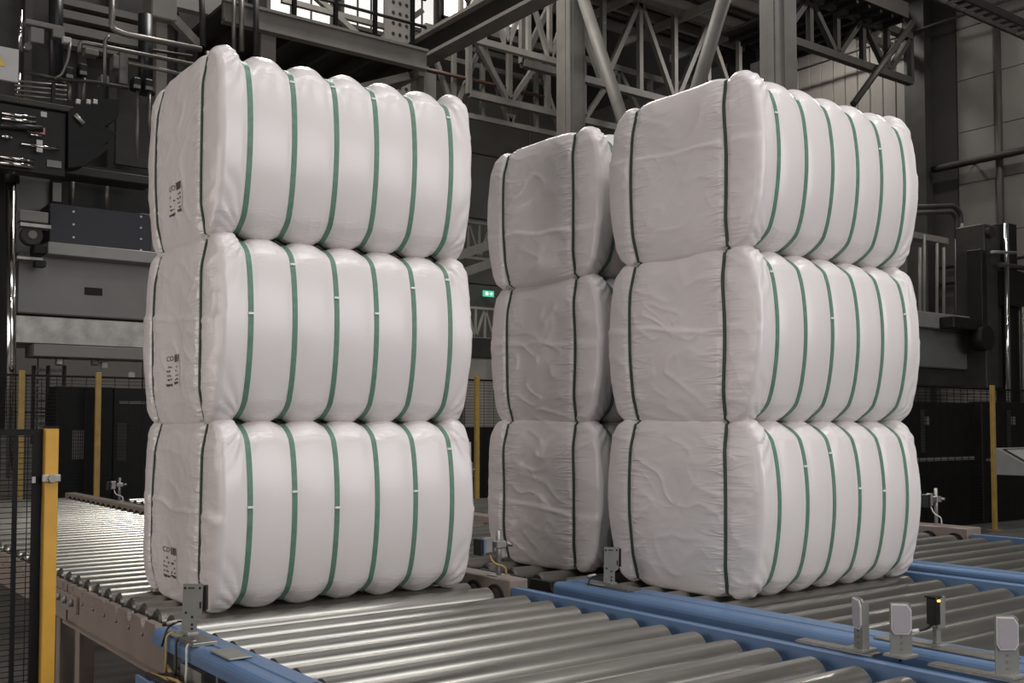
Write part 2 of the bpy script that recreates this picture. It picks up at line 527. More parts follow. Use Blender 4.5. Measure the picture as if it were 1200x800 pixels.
a = at_y(985, 66, 12.9); b = at_y(1066, 97, 12.9); z = (a.z + b.z) / 2
truss('bracket_truss', 'dark truss carrying the upper platform beside the wall', (16.2, 12.9, z), (20.6, 12.9, z), 1.0, 5, .15, .11, 'steel_dark')
ORD = ('first', 'second', 'third', 'fourth', 'fifth', 'sixth', 'seventh', 'eighth', 'ninth')
for i in range(9):
    yy = 12.0 + i * 1.02
    solo(MB().bar((13.9, yy, 12.25), (22.4, yy, 12.25), .10, .24), 'roof_purlin', 'steel_light', ORD[i] + ' purlin under the aisle roof counted from the camera side', 'beam', 'aisle roof purlins')
for i in range(4):
    xx = 15.2 + i * 1.9
    solo(MB().bar((xx, 9.5, 12.0), (xx, 20.5, 12.0), .09, .20), 'roof_beam', 'steel_light', ORD[i] + ' lengthwise beam under the aisle roof counted from the columns', 'beam', 'aisle roof beams')

# crane runway girder crossing the top of the picture
a = at_x(488, 62, 11.4); b = at_x(575, 4, 11.4); z = (a.z + b.z) / 2 - .35
t = thing('crane_girder', (11.4, (a.y + b.y) / 2, z), 'dark crane runway girder slanting up beside the glaring window', 'girder')
MB().box(11.25, 6, z - .05, 11.29 + .03, 24, z + .36).build('web_plate', 'steel_dark', t)
MB().box(11.1, 6, z - .12, 11.48, 24, z - .05).build('flange', 'steel_frame', t)
MB().box(11.1, 6, z + .36, 11.48, 24, z + .43).build('flange', 'steel_frame', t)
solo(MB().rod(at_y(495, 80, 20.38), at_y(640, 114, 20.38), .045, 10), 'sprinkler_pipe', 'red_pipe', 'thin dull red pipe crossing in front of the far wall', 'pipe')

# left maintenance platform with railing
fx0, fx1 = at_y(262, 0, 17).x, at_y(500, 70, 17).x
t = thing('maintenance_platform', ((fx0 + fx1) / 2, 18.5, 8.4), 'grey steel maintenance platform with railing above the left stack', 'platform')
MB().box(fx0, 17.0, 8.62, fx1, 17.08, 8.95).box(fx0, 16.92, 8.58, fx1, 17.1, 8.64).box(fx0, 16.92, 8.93, fx1, 17.1, 8.98).build('fascia_beam', 'steel_frame', t)
MB().box(fx0, 17.1, 8.86, fx1, 20.2, 8.93).build('deck', 'steel_dark', t)
MB().box(fx0, 20.1, 8.5, fx1, 20.2, 8.95).build('rear_beam', 'steel_frame', t)
MB().box(fx1 - .12, 17.1, 8.5, fx1, 20.1, 8.9).build('end_beam', 'steel_frame', t)
for k in range(5):
    x = fx0 + .5 + k * (fx1 - fx0 - .8) / 4
    MB().box(x, 17.1, 8.62, x + .08, 20.1, 8.86).build('joist', 'steel_dark', t)
    MB().bar((x, 17.04, 8.9), (x, 17.04, 10.3), .07).build('rail_post', 'black_paint', t)
MB().rod((fx0, 17.04, 10.0), (fx1, 17.04, 10.0), .04).build('handrail', 'steel_dark', t)
MB().rod((fx0, 17.04, 9.45), (fx1, 17.04, 9.45), .03).build('handrail', 'steel_dark', t)
MB().bar((fx1 - .25, 17.3, 8.5), (fx1 - 1.7, 17.3, 7.9), .14).build('knee_brace', 'steel_frame', t)
for (px, lab) in ((311, 'square steel column under the left end of the platform'), (500, 'square steel column under the right end of the platform')):
    x = at_y(px, 60, 17.25).x
    solo(MB().box(x - .14, 17.12, 0, x + .14, 17.4, 8.6), 'platform_column', 'steel_frame', lab, 'column')
c = at_y(466, 20, 21)
t = thing('perforated_column', (c.x, 21, 9), 'grey perforated steel column standing on the platform', 'column')
MB().box(c.x - .3, 20.9, 0, c.x + .3, 21.1, 14).build('shaft', 'steel_frame', t)
h = MB()
for k in range(16):
    for s in (-.18, .0, .18):
        h.rod((c.x + s, 20.89, 9.6 + k * .25), (c.x + s, 20.9, 9.6 + k * .25), .045, 8)
h.build('hole', 'hole_shade', t, kind='stuff')  # dark discs painted for the shade inside the holes
for i, (pa, pb, lab) in enumerate((((385, 10), (440, 60), 'slanting strut behind the platform railing'), ((470, 30), (400, 80), 'strut leaning left behind the railing'), ((560, 12), (585, 40), 'short strut right of the perforated column'))):
    p, q = at_y(pa[0], pa[1], 22), at_y(pb[0], pb[1], 22)
    p += (p - q).normalized() * .8
    solo(MB().bar(p, q, .13), 'roof_strut', 'steel_frame', lab, 'strut', 'struts behind the platform')
for i, (py, lab) in enumerate(((14, 'upper lattice rail across the high windows'), (34, 'lower lattice rail across the high windows'))):
    p, q = at_y(330, py - 14, 22), at_y(640, py + 16 + 18, 22)
    solo(MB().bar(p, Vector((q.x, 22, p.z)), .12), 'lattice_rail', 'steel_frame', lab, 'beam', 'rails in front of the high windows')

# right upper platform
c = at_x(1062, 21, 19.6)
PY, PZ = c.y, c.z
t = thing('upper_platform', (18.4, PY + 1.5, PZ), 'dark steel upper platform hanging right of the column', 'platform')
MB().box(17.2, PY, PZ, 19.6, PY + 3.0, PZ + .06).build('deck', 'steel_dark', t)
MB().box(17.2, PY - .06, PZ - .02, 19.6, PY, PZ + .3).build('fascia_beam', 'steel_dark', t)
MB().box(19.54, PY, PZ - .02, 19.6, PY + 3.0, PZ + .3).build('fascia_beam', 'steel_dark', t)
for k in range(6):
    MB().bar((17.5 + k * .4, PY, PZ - .05), (17.5 + k * .4, PY + 3.0, PZ - .05), .07, .1).build('joist', 'press_dark', t)
for k in range(7):
    x = 17.4 + k * .36
    MB().rod((x, PY - .03, PZ + .2), (x, PY - .03, PZ + 1.3), .03, 8).build('rail_post', 'black_paint', t)
MB().rod((17.2, PY - .03, PZ + 1.3), (19.6, PY - .03, PZ + 1.3), .035, 8).build('handrail', 'black_paint', t)
solo(MB().rod(at_y(1000, 122, 12.6), at_y(1070, 26, 12.6), .07, 10), 'platform_strut', 'steel_dark', 'thin diagonal strut under the upper platform', 'strut')
solo(MB().box(16.1, 13.2, 0, 16.5, 13.6, 8.9), 'platform_post', 'steel_dark', 'dark post behind the right stack close to the column', 'column')

# right wall dressing
WPY = at_x(1076, 200, 22.1).y
t = thing('wall_pilaster', (22.25, WPY, 0), 'dark steel pilaster against the right wall', 'column')
MB().box(22.05, WPY - .19, .02, 22.4, WPY + .19, ZA - .1).build('shaft', 'steel_dark', t)
MB().box(22.0, WPY - .26, .02, 22.05, WPY + .26, ZA - .1).build('flange', 'steel_dark', t)
p = at_x(1168, 20, 22.35)
solo(MB().rod((22.35, p.y, .0), (22.35, p.y, p.z), .075, 10), 'wall_downpipe', 'steel_dark', 'vertical pipe on the right wall near the picture edge', 'pipe')
p = at_x(1200, 176, 22.2)
solo(MB().rod((22.2, 8, p.z), (22.2, WPY - .3, p.z), .08, 10).rod((22.2, 9.5, p.z), (22.45, 9.5, p.z), .03, 8).rod((22.2, 12.5, p.z), (22.45, 12.5, p.z), .03, 8), 'wall_pipe', 'steel_dark', 'thick horizontal pipe halfway up the right wall', 'pipe')
p = at_x(1150, 18, 22.3)
solo(MB().rod((21.95, 8, p.z), (21.95, 20, p.z), .035, 8), 'wall_pipe', 'steel_dark', 'thin conduit high along the right wall', 'pipe')
for (py, lab) in ((329, 'upper dark pipe behind the thin vertical pipes'), (310, 'lower dark pipe behind the thin vertical pipes')):
    p = at_x(1120, py, 22.2)
    solo(MB().rod((22.3, 9, p.z), (22.3, WPY - .3, p.z), .05, 8), 'wall_pipe', 'steel_dark', lab, 'pipe')
a = at_y(1140, 0, 9.6); b = at_y(1215, 34, 9.6)
d = (b - a)
t = thing('cable_ladder', (b.x, 9.6, a.z), 'dark cable ladder crossing the upper right corner', 'cable ladder')
zz = (a.z + b.z) / 2
for s in (0, .32): MB().bar((a.x - 1.5, 9.6 + s, zz), (b.x + 1, 9.6 + s, zz), .05, .14).build('side_rail', 'steel_dark', t)
for k in range(12):
    x = a.x - 1.2 + k * .3
    MB().bar((x, 9.6, zz - .04), (x, 9.92, zz - .04), .05).build('rung', 'steel_frame', t)
ff = MB()
for k in range(4): ff.rod((a.x - 1.5, 9.68 + k * .06, zz + .02), (b.x + 1, 9.68 + k * .06, zz + .02), .022, 8)
ff.build('cable', 'cable_black', t)

# high-bay lamps above the place the photographer stands
for lx, la in ((0.5, 'left'), (4.5, 'middle'), (8.5, 'right')):
    for ly, lb in ((-3.0, 'rear'), (1.0, 'front')):
        t = thing('high_bay_lamp', (lx, ly, 10.95), 'bell-shaped high-bay lamp, %s one of the %s row' % (la, lb), 'lamp', 'high-bay lamps')
        MB().rod((lx, ly, 10.95), (lx, ly, 11.25), .36, 20, .16, caps=False).build('reflector_bell', 'steel_light', t)
        MB().rod((lx, ly, 11.25), (lx, ly, 11.55), .15, 16).build('ballast_housing', 'steel_dark', t)
        MB().rod((lx, ly, 11.55), (lx, ly, ZR - .005), .012, 6).build('cable', 'cable_black', t)
for lx, ly, lz, la in ((19.2, 9.6, 11.42, 'added unseen lamp of the side aisle nearest the camera'), (20.6, 15.6, 12.02, 'added unseen lamp of the side aisle above the ribbed wall')):
    t = thing('high_bay_lamp', (lx, ly, lz), la, 'lamp', 'high-bay lamps')  # fitting for an added aisle light, kept out of view
    MB().rod((lx, ly, lz), (lx, ly, lz + .2), .33, 20, .16, caps=False).build('reflector_bell', 'steel_light', t)
    MB().rod((lx, ly, lz + .2), (lx, ly, lz + .35), .15, 16).build('ballast_housing', 'steel_dark', t)
    MB().rod((lx, ly, lz + .35), (lx, ly, ZA - .075), .012, 6).build('cable', 'cable_black', t)


# ------------------------------------------------------------------ machines
def face(mb, px0, py0, px1, py1, Y, depth, bev=0.0):
    """upright box whose front face is surveyed on the plane y = Y"""
    a = at_y(px0, (py0 + py1) / 2, Y); b = at_y(px1, (py0 + py1) / 2, Y)
    z1 = at_y((px0 + px1) / 2, py0, Y).z; z0 = at_y((px0 + px1) / 2, py1, Y).z
    return mb.box(a.x, Y, z0, b.x, Y + depth, z1, bev)


def yrod(mb, p, q, r, Y, n=10):
    return mb.rod(at_y(p[0], p[1], Y), at_y(q[0], q[1], Y), r, n)


def ytube(pts, r, Y):
    return MB().tube(bend([at_y(x, y, Y) for x, y in pts], .18), r)


PYN = 16.5
t = thing('baling_press', (4.5, 17.2, 0), 'huge grey baling press behind the left stack', 'press')
face(MB(), 20, 302, 205, 372, PYN, 1.4, .02).build('crossbeam', 'press_grey', t)
face(MB(), 99, 337, 120, 346, PYN - .006, .02).build('slot', 'hole_shade', t, 'dark plate painted as a shaded rectangular slot')  # dark plate on the beam; the slot's shade is only painted
face(MB(), 56, 290, 205, 304, PYN - .35, .5, .01).build('flange', 'press_light', t)
face(MB(), 14, 374, 200, 405, PYN - .05, 1.2, .01).build('bolster', 'machined_steel', t, 'mottled bare steel bolster')
face(MB(), 40, 406, 200, 420, PYN - .3, .6, .01).build('lower_flange', 'press_grey', t)
hs = face(MB(), 58, 244, 178, 297, PYN - .1, 1.0, .01).build('housing', 'navy_paint', t, 'dark navy housing')
rv = MB()
for k in range(4):
    for (u, w) in ((86, 248 + k * 15), (165, 254 + k * 13)):
        p = at_y(u, w, PYN - .1)
        rv.rod(p, p + Vector((0, -.015, 0)), .018, 8)
rv.build('rivet', 'galvanised', hs)
face(MB(), 20, 196, 62, 302, PYN + .5, .4, .01).build('side_plate', 'press_grey', t)
w = face(MB(), 60, 210, 80, 250, PYN + .35, .1).build('recess', 'press_dark', t)
face(MB(), 62, 214, 72, 236, PYN + .3, .04).build('inspection_window', 'press_light', w)
face(MB(), 84, 200, 215, 250, PYN + .9, .3).build('back_plate', 'press_dark', t)
for px in (85, 125): yrod(MB(), (px, 203), (px, 246), .035, PYN + .6).build('guide_rod', 'pipe_steel', t)
face(MB(), 20, 196, 180, 206, PYN - .2, .5, .01).build('upper_ledge', 'steel_dark', t)
face(MB(), -30, 188, 9, 505, PYN - .2, .5).build('column', 'press_dark', t)
yrod(MB(), (13, 212), (13, 560), .066, PYN - .6, 20).build('tie_rod', 'chrome', t, 'polished chrome tie rod')
yrod(MB(), (14, 196), (14, 214), .10, PYN - .6, 16).build('tie_rod_nut', 'press_dark', t)
bk = face(MB(), 23, 247, 57, 260, PYN - .55, .25, .01).build('guide_bracket', 'press_grey', t)
face(MB(), 24, 262, 60, 266, PYN - .6, .2).build('clamp_bar', 'machined_steel', bk)
p = at_y(38, 275, PYN - .5)
MB().rod(p, p + Vector((0, .2, 0)), .14, 20).build('guide_wheel', 'steel_dark', bk)
MB().rod(p + Vector((0, -.03, 0)), p, .06, 14).build('wheel_hub', 'steel_frame', bk)
face(MB(), 40, 286, 55, 298, PYN - .6, .3, .02).build('bumper', 'black_paint', bk)
face(MB(), 20, 301, 50, 304, PYN - .4, .25).build('foot_plate', 'machined_steel', bk)
face(MB(), 42, 305, 54, 312, PYN - .4, .2).build('bolt_block', 'press_dark', bk)
face(MB(), -60, -60, 232, 205, 18.6, .15).build('dark_backdrop', 'steel_dark', t)  # dark sheet widened as a backdrop so the area behind stays dim
for k, px in enumerate((28, 92, 128, 208)): face(MB(), px, -20, px + 9, 204, 18.45, .15).build('rear_stiffener', 'wall_dark', t)
face(MB(), 136, 120, 182, 195, 17.6, .1).build('service_panel', 'steel_dark', t)
for k, (y0, y1) in enumerate(((6, 14), (20, 29), (36, 46), (52, 60))):
    face(MB(), 66, y0, 168, y1, 18.2, .25).build('roof_rib', 'wall_panel', t)
face(MB(), 183, 20, 196, 125, 17.4, .3, .01).build('frame_post', 'steel_frame', t)
face(MB(), 178, -10, 208, 22, 17.2, .5, .02).build('knee_block', 'steel_frame', t)
MB().bar(at_y(203, 22, 17.3), at_y(233, 54, 17.3), .14).build('knee_brace', 'steel_frame', t)
face(MB(), 205, -12, 262, 14, 18.0, .2).build('top_beam', 'press_light', t)
for (px0, px1, y0, y1) in ((57, 74, -40, 95), (162, 179, 18, 105)):
    a = at_y(px0, 40, 16.4); b = at_y(px1, 40, 16.4)
    cy = yrod(MB(), ((px0 + px1) / 2, y0), ((px0 + px1) / 2, y1), (b.x - a.x) / 2, 16.4, 20).build('hydraulic_cylinder', 'dark_cylinder', t)
    yrod(MB(), ((px0 + px1) / 2, y1), ((px0 + px1) / 2, y1 + 5), (b.x - a.x) / 2 + .03, 16.4, 20).build('end_cap', 'steel_dark', cy)
for (x0, x1, y0, y1) in ((30, 75, 26, 32), (36, 52, 32, 50), (62, 76, 34, 44)):
    face(MB(), x0, y0, x1, y1, 16.0, .15, .01).build('lug_plate', 'press_grey', t)
p = at_y(33, 54, 15.95)
MB().rod(p, p + Vector((0, .12, 0)), .055, 14).build('pivot_pin', 'chrome', t)
face(MB(), 74, 43, 84, 50, 15.9, .1, .01).build('limit_switch', 'white_board', t)
yrod(MB(), (24, 12), (24, 60), .03, 15.6).build('thin_rod', 'chrome', t)
yrod(MB(), (22, 86), (22, 116), .03, 15.6).build('thin_rod', 'chrome', t)
for px, y0, y1 in ((82, 92, 118), (98, 88, 118), (161, 104, 188), (175, 106, 160)):
    yrod(MB(), (px, y0), (px, y1), .026, 16.1).build('piston_rod', 'pipe_steel', t)
    face(MB(), px - 5, y0 - 14, px + 5, y0, 16.0, .2, .02).build('valve_block', 'press_dark', t)
    face(MB(), px - 4, y0 - 5, px + 4, y0 - 1, 15.97, .05).build('valve_tag', 'press_grey', t)
for (x0, y0, x1, y1) in ((100, 57, 116, 64), (140, 60, 150, 98), (133, 64, 140, 80), (118, 88, 128, 99)):
    face(MB(), x0, y0, x1, y1, 16.8, .2, .01).build('junction_block', 'press_grey', t)
for k in range(4):
    yrod(MB(), (17, 94 + 5.5 * k), (78, 101 + 5.5 * k), .018, 15.3, 8).build('grease_line', 'pipe_steel', t)
face(MB(), 61, 97, 65, 122, 15.25, .06).build('line_clamp', 'press_dark', t)

# black feed head in front of the press
t = thing('feed_head', (3.0, 15.2, 4.5), 'black feed head with chrome bars on the left press', 'machine')
face(MB(), -45, 122, 78, 200, 15.0, .25, .015).build('body', 'press_dark', t)
face(MB(), -45, 116, 112, 123, 14.95, .5, .01).build('top_rail', 'steel_dark', t)
pg = [(78, 132), (100, 116), (138, 119), (136, 140), (120, 150), (134, 158), (118, 172), (134, 168), (112, 186), (95, 196), (78, 198)]
MB().prism([(at_y(x, y, 15.0).x, at_y(x, y, 15.0).z) for x, y in pg], 'y', 14.9, 15.25).build('hood', 'black_paint', t)
for (a, b, r) in (((2, 132), (42, 138), .022), ((2, 138), (42, 144), .03), ((0, 183), (40, 189), .022), ((0, 190), (40, 195), .03), ((25, 168), (70, 175), .022), ((2, 159), (14, 161), .03), ((0, 146), (50, 151), .045), ((36, 157), (50, 160), .016)):
    yrod(MB(), a, b, r, 14.9).build('bar', 'chrome' if r < .04 else 'dark_cylinder', t)
yrod(MB(), (88, 134), (98, 145), .03, 14.85).build('lever', 'galvanised', t)
st = face(MB(), 32, 148, 53, 156, 14.98, .012).build('sticker', 'red_sticker', t, 'dull red name plate')
for k in range(7):
    face(MB(), 34.2 + k * 2.6, 150.3, 35.8 + k * 2.6, 153.6, 14.97, .01).build('sticker_mark', 'white_board', st)
face(MB(), 48, 131, 55, 137, 14.98, .012).build('sticker', 'white_board', t, 'small white sticker')
face(MB(), 43, 164, 50, 170, 14.85, .012).build('sticker', 'white_board', t, 'small white sticker')
face(MB(), 43, 173, 50, 178, 14.85, .012).build('sticker', 'white_board', t, 'small white sticker')
face(MB(), 55, 188, 72, 196, 14.97, .02).build('cover_plate', 'press_grey', t)
for px in (92, 104, 112): face(MB(), px - 3, 116, px + 3, 122, 14.88, .06, .01).build('clip', 'galvanised', t)

# white board with warning triangle
t = thing('warning_board', (2.9, 14.7, 5.9), 'white board with a yellow warning triangle on the left press', 'sign')
face(MB(), -30, 53, 22, 92, 14.7, .05, .006).build('board', 'white_board', t)
c = at_y(-2, 72, 14.69)
tri = MB().prism([(c.x - .085, c.z - .05), (c.x + .085, c.z - .05), (c.x, c.z + .1)], 'y', 14.682, 14.7).build('triangle', 'warning_yellow', t)
MB().prism([(c.x - .012, c.z - .0), (c.x + .012, c.z - .0), (c.x + .006, c.z + .06), (c.x - .006, c.z + .06)], 'y', 14.676, 14.69).prism([(c.x - .009, c.z - .028), (c.x + .009, c.z - .028), (c.x + .009, c.z - .01), (c.x - .009, c.z - .01)], 'y', 14.676, 14.69).build('exclamation_mark', 'ink', tri)

# pipes on the press
for pts, r, Y, m, lab in (
        ([(131, -20), (131, 34), (146, 40), (236, 58)], .045, 15.8, 'pipe_steel', 'thick bent steel pipe dropping from the top above left stack'),
        ([(93, 62), (94, 50), (100, 50), (228, 76)], .032, 15.9, 'pipe_steel', 'thin hooked pipe running right below the thick bent pipe'),
        ([(123, 98), (123, 47), (128, 42)], .026, 15.7, 'pipe_steel', 'short upright pipe with a hooked top'),
        ([(150, 73), (225, 90)], .03, 15.9, 'pipe_steel', 'straight pipe lowest of those above the left stack'),
        ([(140, 53), (225, 66)], .026, 16.4, 'steel_dark', 'dark pipe between the two brighter pipes'),
        ([(82, 50), (80, 70), (72, 88), (64, 92)], .022, 15.8, 'pipe_steel', 'sagging hose beside the dark cylinder'),
        ([(30, 84), (60, 92), (110, 96), (150, 103)], .028, 16.0, 'steel_dark', 'dark pipe across the foot of the cylinder'),
        ([(236, -20), (238, 54)], .05, 17.0, 'steel_dark', 'dark upright pipe left of the left stack top'),
        ([(274, -20), (274, 60)], .036, 16.75, 'pipe_steel', 'thin upright pipe right behind the left stack top'),
        ([(283, -20), (283, 60)], .045, 16.75, 'pipe_steel', 'thicker upright pipe right behind the left stack top'),
        ([(243, 60), (243, 120)], .03, 16.5, 'pipe_steel', 'short upright rod touching the left stack silhouette'),
        ([(300, -20), (300, 70)], .05, 16.75, 'steel_dark', 'dark upright pipe left of the platform')):
    solo(ytube(pts, r, Y), 'hydraulic_pipe', m, lab, 'pipe', 'pipes on the left press')

# second press far right
PR = 11.0
t = thing('far_press', (20, PR + .5, 0), 'dim grey press behind the right bale stack', 'press')
face(MB(), 1040, 384, 1158, 431, PR, .8, .02).build('crossbeam', 'press_grey', t)
face(MB(), 1040, 366, 1148, 384, PR - .2, .9, .01).build('flange', 'press_light', t)
face(MB(), 1040, 431, 1157, 452, PR + .1, .5, .01).build('lower_beam', 'steel_dark', t)
face(MB(), 1155, 264, 1174, 455, PR - .4, .6, .02).build('column', 'steel_dark', t)
face(MB(), 1151, 292, 1157, 400, PR - .45, .3, .01).build('side_rib', 'press_dark', t)
face(MB(), 1181, 262, 1192, 330, PR - .4, .4, .01).build('column', 'press_dark', t)
face(MB(), 1181, 318, 1215, 360, PR - .6, .4, .02).build('motor_box', 'press_dark', t)
face(MB(), 1184, 360, 1196, 520, PR - .5, .3, .02).build('column', 'press_dark', t)
yrod(MB(), (1179, 262), (1182, 530), .045, PR - .6, 16).build('tie_rod', 'chrome', t, 'chrome tie rod')
yrod(MB(), (1199, 360), (1201, 520), .06, PR - .6, 16).build('tie_rod', 'pipe_steel', t)
yrod(MB(), (1162, 295), (1190, 296), .03, PR - .7).build('cross_bar', 'galvanised', t)
yrod(MB(), (1172, 310), (1200, 314), .05, PR - .6).build('cross_bar', 'steel_dark', t)
p = at_y(1163, 272, PR - .5)
MB().rod(p, p + Vector((0, .25, 0)), .11, 16).build('pulley', 'press_dark', t)
p = at_y(1158, 396, PR - .6)
MB().rod(p, p + Vector((0, .25, 0)), .24, 20).build('pulley', 'press_dark', t)
face(MB(), 1118, 372, 1152, 386, PR - .5, .3, .02).build('hose_bundle_box', 'press_dark', t)
face(MB(), 1147, 400, 1154, 430, PR - .1, .1).build('stiffener', 'press_light', t)
for (px, y0), od in zip(((1078, 290), (1083, 275), (1098, 285), (1106, 290), (1121, 280), (1127, 262)), ('first', 'second', 'third', 'fourth', 'fifth', 'sixth')):
    solo(yrod(MB(), (px, y0), (px, 376), .032, PR + .4), 'riser_pipe', 'steel_frame', od + ' thin upright pipe counted from the right bale stack', 'pipe', 'riser pipes above the far press')
solo(ytube([(1060, 243), (1118, 241), (1126, 250), (1126, 374)], .05, PR + .62), 'header_pipe', 'steel_dark', 'dark header pipe bending down over the thin upright pipes', 'pipe')
solo(ytube([(1060, 250), (1116, 248), (1121, 256), (1121, 374)], .045, PR + .5), 'header_pipe', 'steel_dark', 'lower dark header pipe over the thin upright pipes', 'pipe')
solo(face(MB(), 1060, 274, 1112, 281, PR + .41, .25), 'pipe_shelf', 'steel_frame', 'grey shelf beam carrying the thin upright pipes', 'beam')

# things in the gap between the left and middle stacks
a = at_y(573, 344, 25.6)
t = thing('exit_sign', (a.x, 25.9, a.z), 'small green lit exit sign between left and middle stacks', 'sign')
MB().box(a.x - .19, 25.6, a.z - .09, a.x + .19, 25.66, a.z + .09).build('box', 'exit_green', t)
MB().box(a.x - .13, 25.59, a.z - .05, a.x - .03, 25.6, a.z + .05).prism([(a.x + .03, a.z - .02), (a.x + .08, a.z - .02), (a.x + .08, a.z - .06), (a.x + .15, a.z), (a.x + .08, a.z + .06), (a.x + .08, a.z + .02), (a.x + .03, a.z + .02)], 'y', 25.59, 25.6).build('pictogram', 'exit_white', t)
MB().box(a.x - .04, 25.66, a.z - .04, a.x + .04, 25.97, a.z + .04).build('hanger', 'steel_frame', t)
a = at_y(535, 395, 21); b = at_y(600, 395, 21)
truss('frame_truss', 'pale braced frame low between left and middle stacks', (a.x, 21, a.z), (b.x, 21, a.z), .75, 6, .06, .05, 'steel_light', legs=True)
a = at_y(535, 300, 21.5); b = at_y(600, 300, 21.5)
truss('pipe_bridge', 'grey lattice pipe bridge between left and middle stacks', (a.x, 21.5, a.z), (b.x, 21.5, a.z), .9, 5, .07, .05, 'steel_frame', legs=True)
t = thing('stair_stringer', at_y(560, 300, 20), 'inclined beam below the pipe bridge between the stacks', 'beam')
MB().bar(at_y(535, 300, 20), at_y(600, 278, 20), .1, .2).build('upper_stringer', 'steel_frame', t)
q = at_y(600, 300, 20)
MB().bar((q.x, 20, 0), (q.x, 20, q.z), .12).build('leg', 'steel_frame', t)
MB().bar(at_y(535, 322, 20), at_y(600, 300, 20), .1, .2).build('lower_stringer', 'steel_frame', t)
solo(face(MB(), 530, 396, 600, 418, 19.5, .4), 'gap_beam', 'steel_dark', 'dark horizontal beam low between left and middle stacks', 'beam')
a = at_y(545, 420, 22); b = at_y(600, 420, 22)
solo(MB().box(a.x, 22, 0, b.x, 22.1, a.z), 'partition_board', 'steel_light', 'pale partition board below the dark beam between the stacks', 'partition')
a = at_y(530, 500, 18); b = at_y(600, 500, 18)
solo(MB().box(a.x, 18, 0, b.x, 18.3, a.z, .01), 'gap_cabinet', 'press_dark', 'dark cabinet behind the fence between the stacks', 'cabinet')


# ------------------------------------------------------------------ safety fences
def fence_panel(x0, x1, y, z0, z1, pitch, wr, vpitch, label, post_x=(), post_mat='dull_yellow', pw=.06, ph=None, bars=()):
    t = thing('safety_fence', ((x0 + x1) / 2, y, 0), label, 'fence')
    MB().box(x0, y - .015, z1 - .03, x1, y + .015, z1).build('top_rail', 'black_paint', t)
    MB().box(x0, y - .015, z0, x1, y + .015, z0 + .03).build('bottom_rail', 'black_paint', t)
    for bx, bw in bars:
        MB().box(bx - bw / 2, y - .014, z0, bx + bw / 2, y + .014, z1).build('frame_bar', 'black_paint', t)
    m = MB()
    z = z0 + pitch
    while z < z1 - .02:
        m.bar((x0, y, z), (x1, y, z), wr)
        z += pitch
    x = x0 + vpitch
    while x < x1:
        m.bar((x, y + wr, z0), (x, y + wr, z1), wr)
        x += vpitch
    m.build('wire_mesh', 'black_paint', t, kind='stuff')
    for px in post_x:
        p = MB().box(px - pw / 2, y - .1, 0, px + pw / 2, y - .04, ph or z1 + .05, .004).build('post', post_mat, t, 'yellow post')
        MB().box(px - pw, y - .16, 0, px + pw, y + .02, .012).build('foot_plate', post_mat, p)
    return t


p1, p2 = at_y(25, 500, 15.6).x, at_y(115, 500, 15.6).x
fence_panel(2.3, 6.6, 15.7, .15, 2.42, .05, .007, .2, 'black mesh fence with two yellow posts below the left press', (p1, p2), 'dull_yellow', .075)
p1 = at_y(560, 500, 14.6).x
fence_panel(8.2, 12.0, 14.7, .15, 2.5, .05, .006, .2, 'black mesh fence with a yellow post between left and middle stacks', (p1,), 'dull_yellow', .08)
p1 = at_y(1163, 540, 9.05).x
fence_panel(12.0, 20.2, 9.1, .12, 2.32, .05, .008, .2, 'black mesh fence with a yellow post right of the right stack', (p1,), 'dull_yellow', .075)
for (x0, y0, x1, y1, Y, lab, m) in ((66, 452, 132, 590, 16.0, 'near-black tall cabinet behind the left yellow posts', 'black_paint'), (133, 455, 185, 590, 16.3, 'black cabinet behind the fence touching the left stack', 'press_dark')):
    t = thing('dark_cabinet', (at_y((x0 + x1) / 2, 500, Y).x, Y, 0), lab, 'cabinet')
    a, b = at_y(x0, 500, Y), at_y(x1, 500, Y)
    z = at_y(x0, y0, Y).z
    MB().box(a.x, Y, 0, b.x, Y + .5, z, .01).build('body', m, t)
    if x0 == 66:
        w = face(MB(), 85, 504, 98, 538, Y - .012, .02).build('window_grille', 'steel_frame', t)
        for k in range(5): face(MB(), 86 + k * 2.5, 504, 87 + k * 2.5, 538, Y - .02, .01).build('slat', 'black_paint', w)
    else:
        face(MB(), 140, 470, 170, 473, Y - .012, .02).build('rail', 'steel_frame', t)
        face(MB(), 137, 495, 148, 540, Y - .012, .02).build('door', 'steel_dark', t)
t = thing('stacked_frames', at_y(50, 480, 17.2), 'pale slatted racks behind the leftmost yellow post', 'rack')
for k in range(9): face(MB(), 38, 432 + k * 9, 76, 435 + k * 9, 17.2, .1).build('slat', 'press_light', t)
for px in (38, 55, 74): face(MB(), px, 428, px + 3, 520, 17.15, .1).build('post', 'steel_dark', t)
for (px, py, lab, m) in ((71, 424, 'small steel lamp under the press flange', 'galvanised'), (113, 424, 'small grey box under the press flange', 'press_grey'), (124, 428, 'pale junction box under the press flange', 'white_board'), (155, 440, 'small pale fitting left of the left stack', 'white_board')):
    solo(face(MB(), px - 4, py - 5, px + 4, py + 4, 16.5, .15, .02), 'junction_box', m, lab, 'junction box')
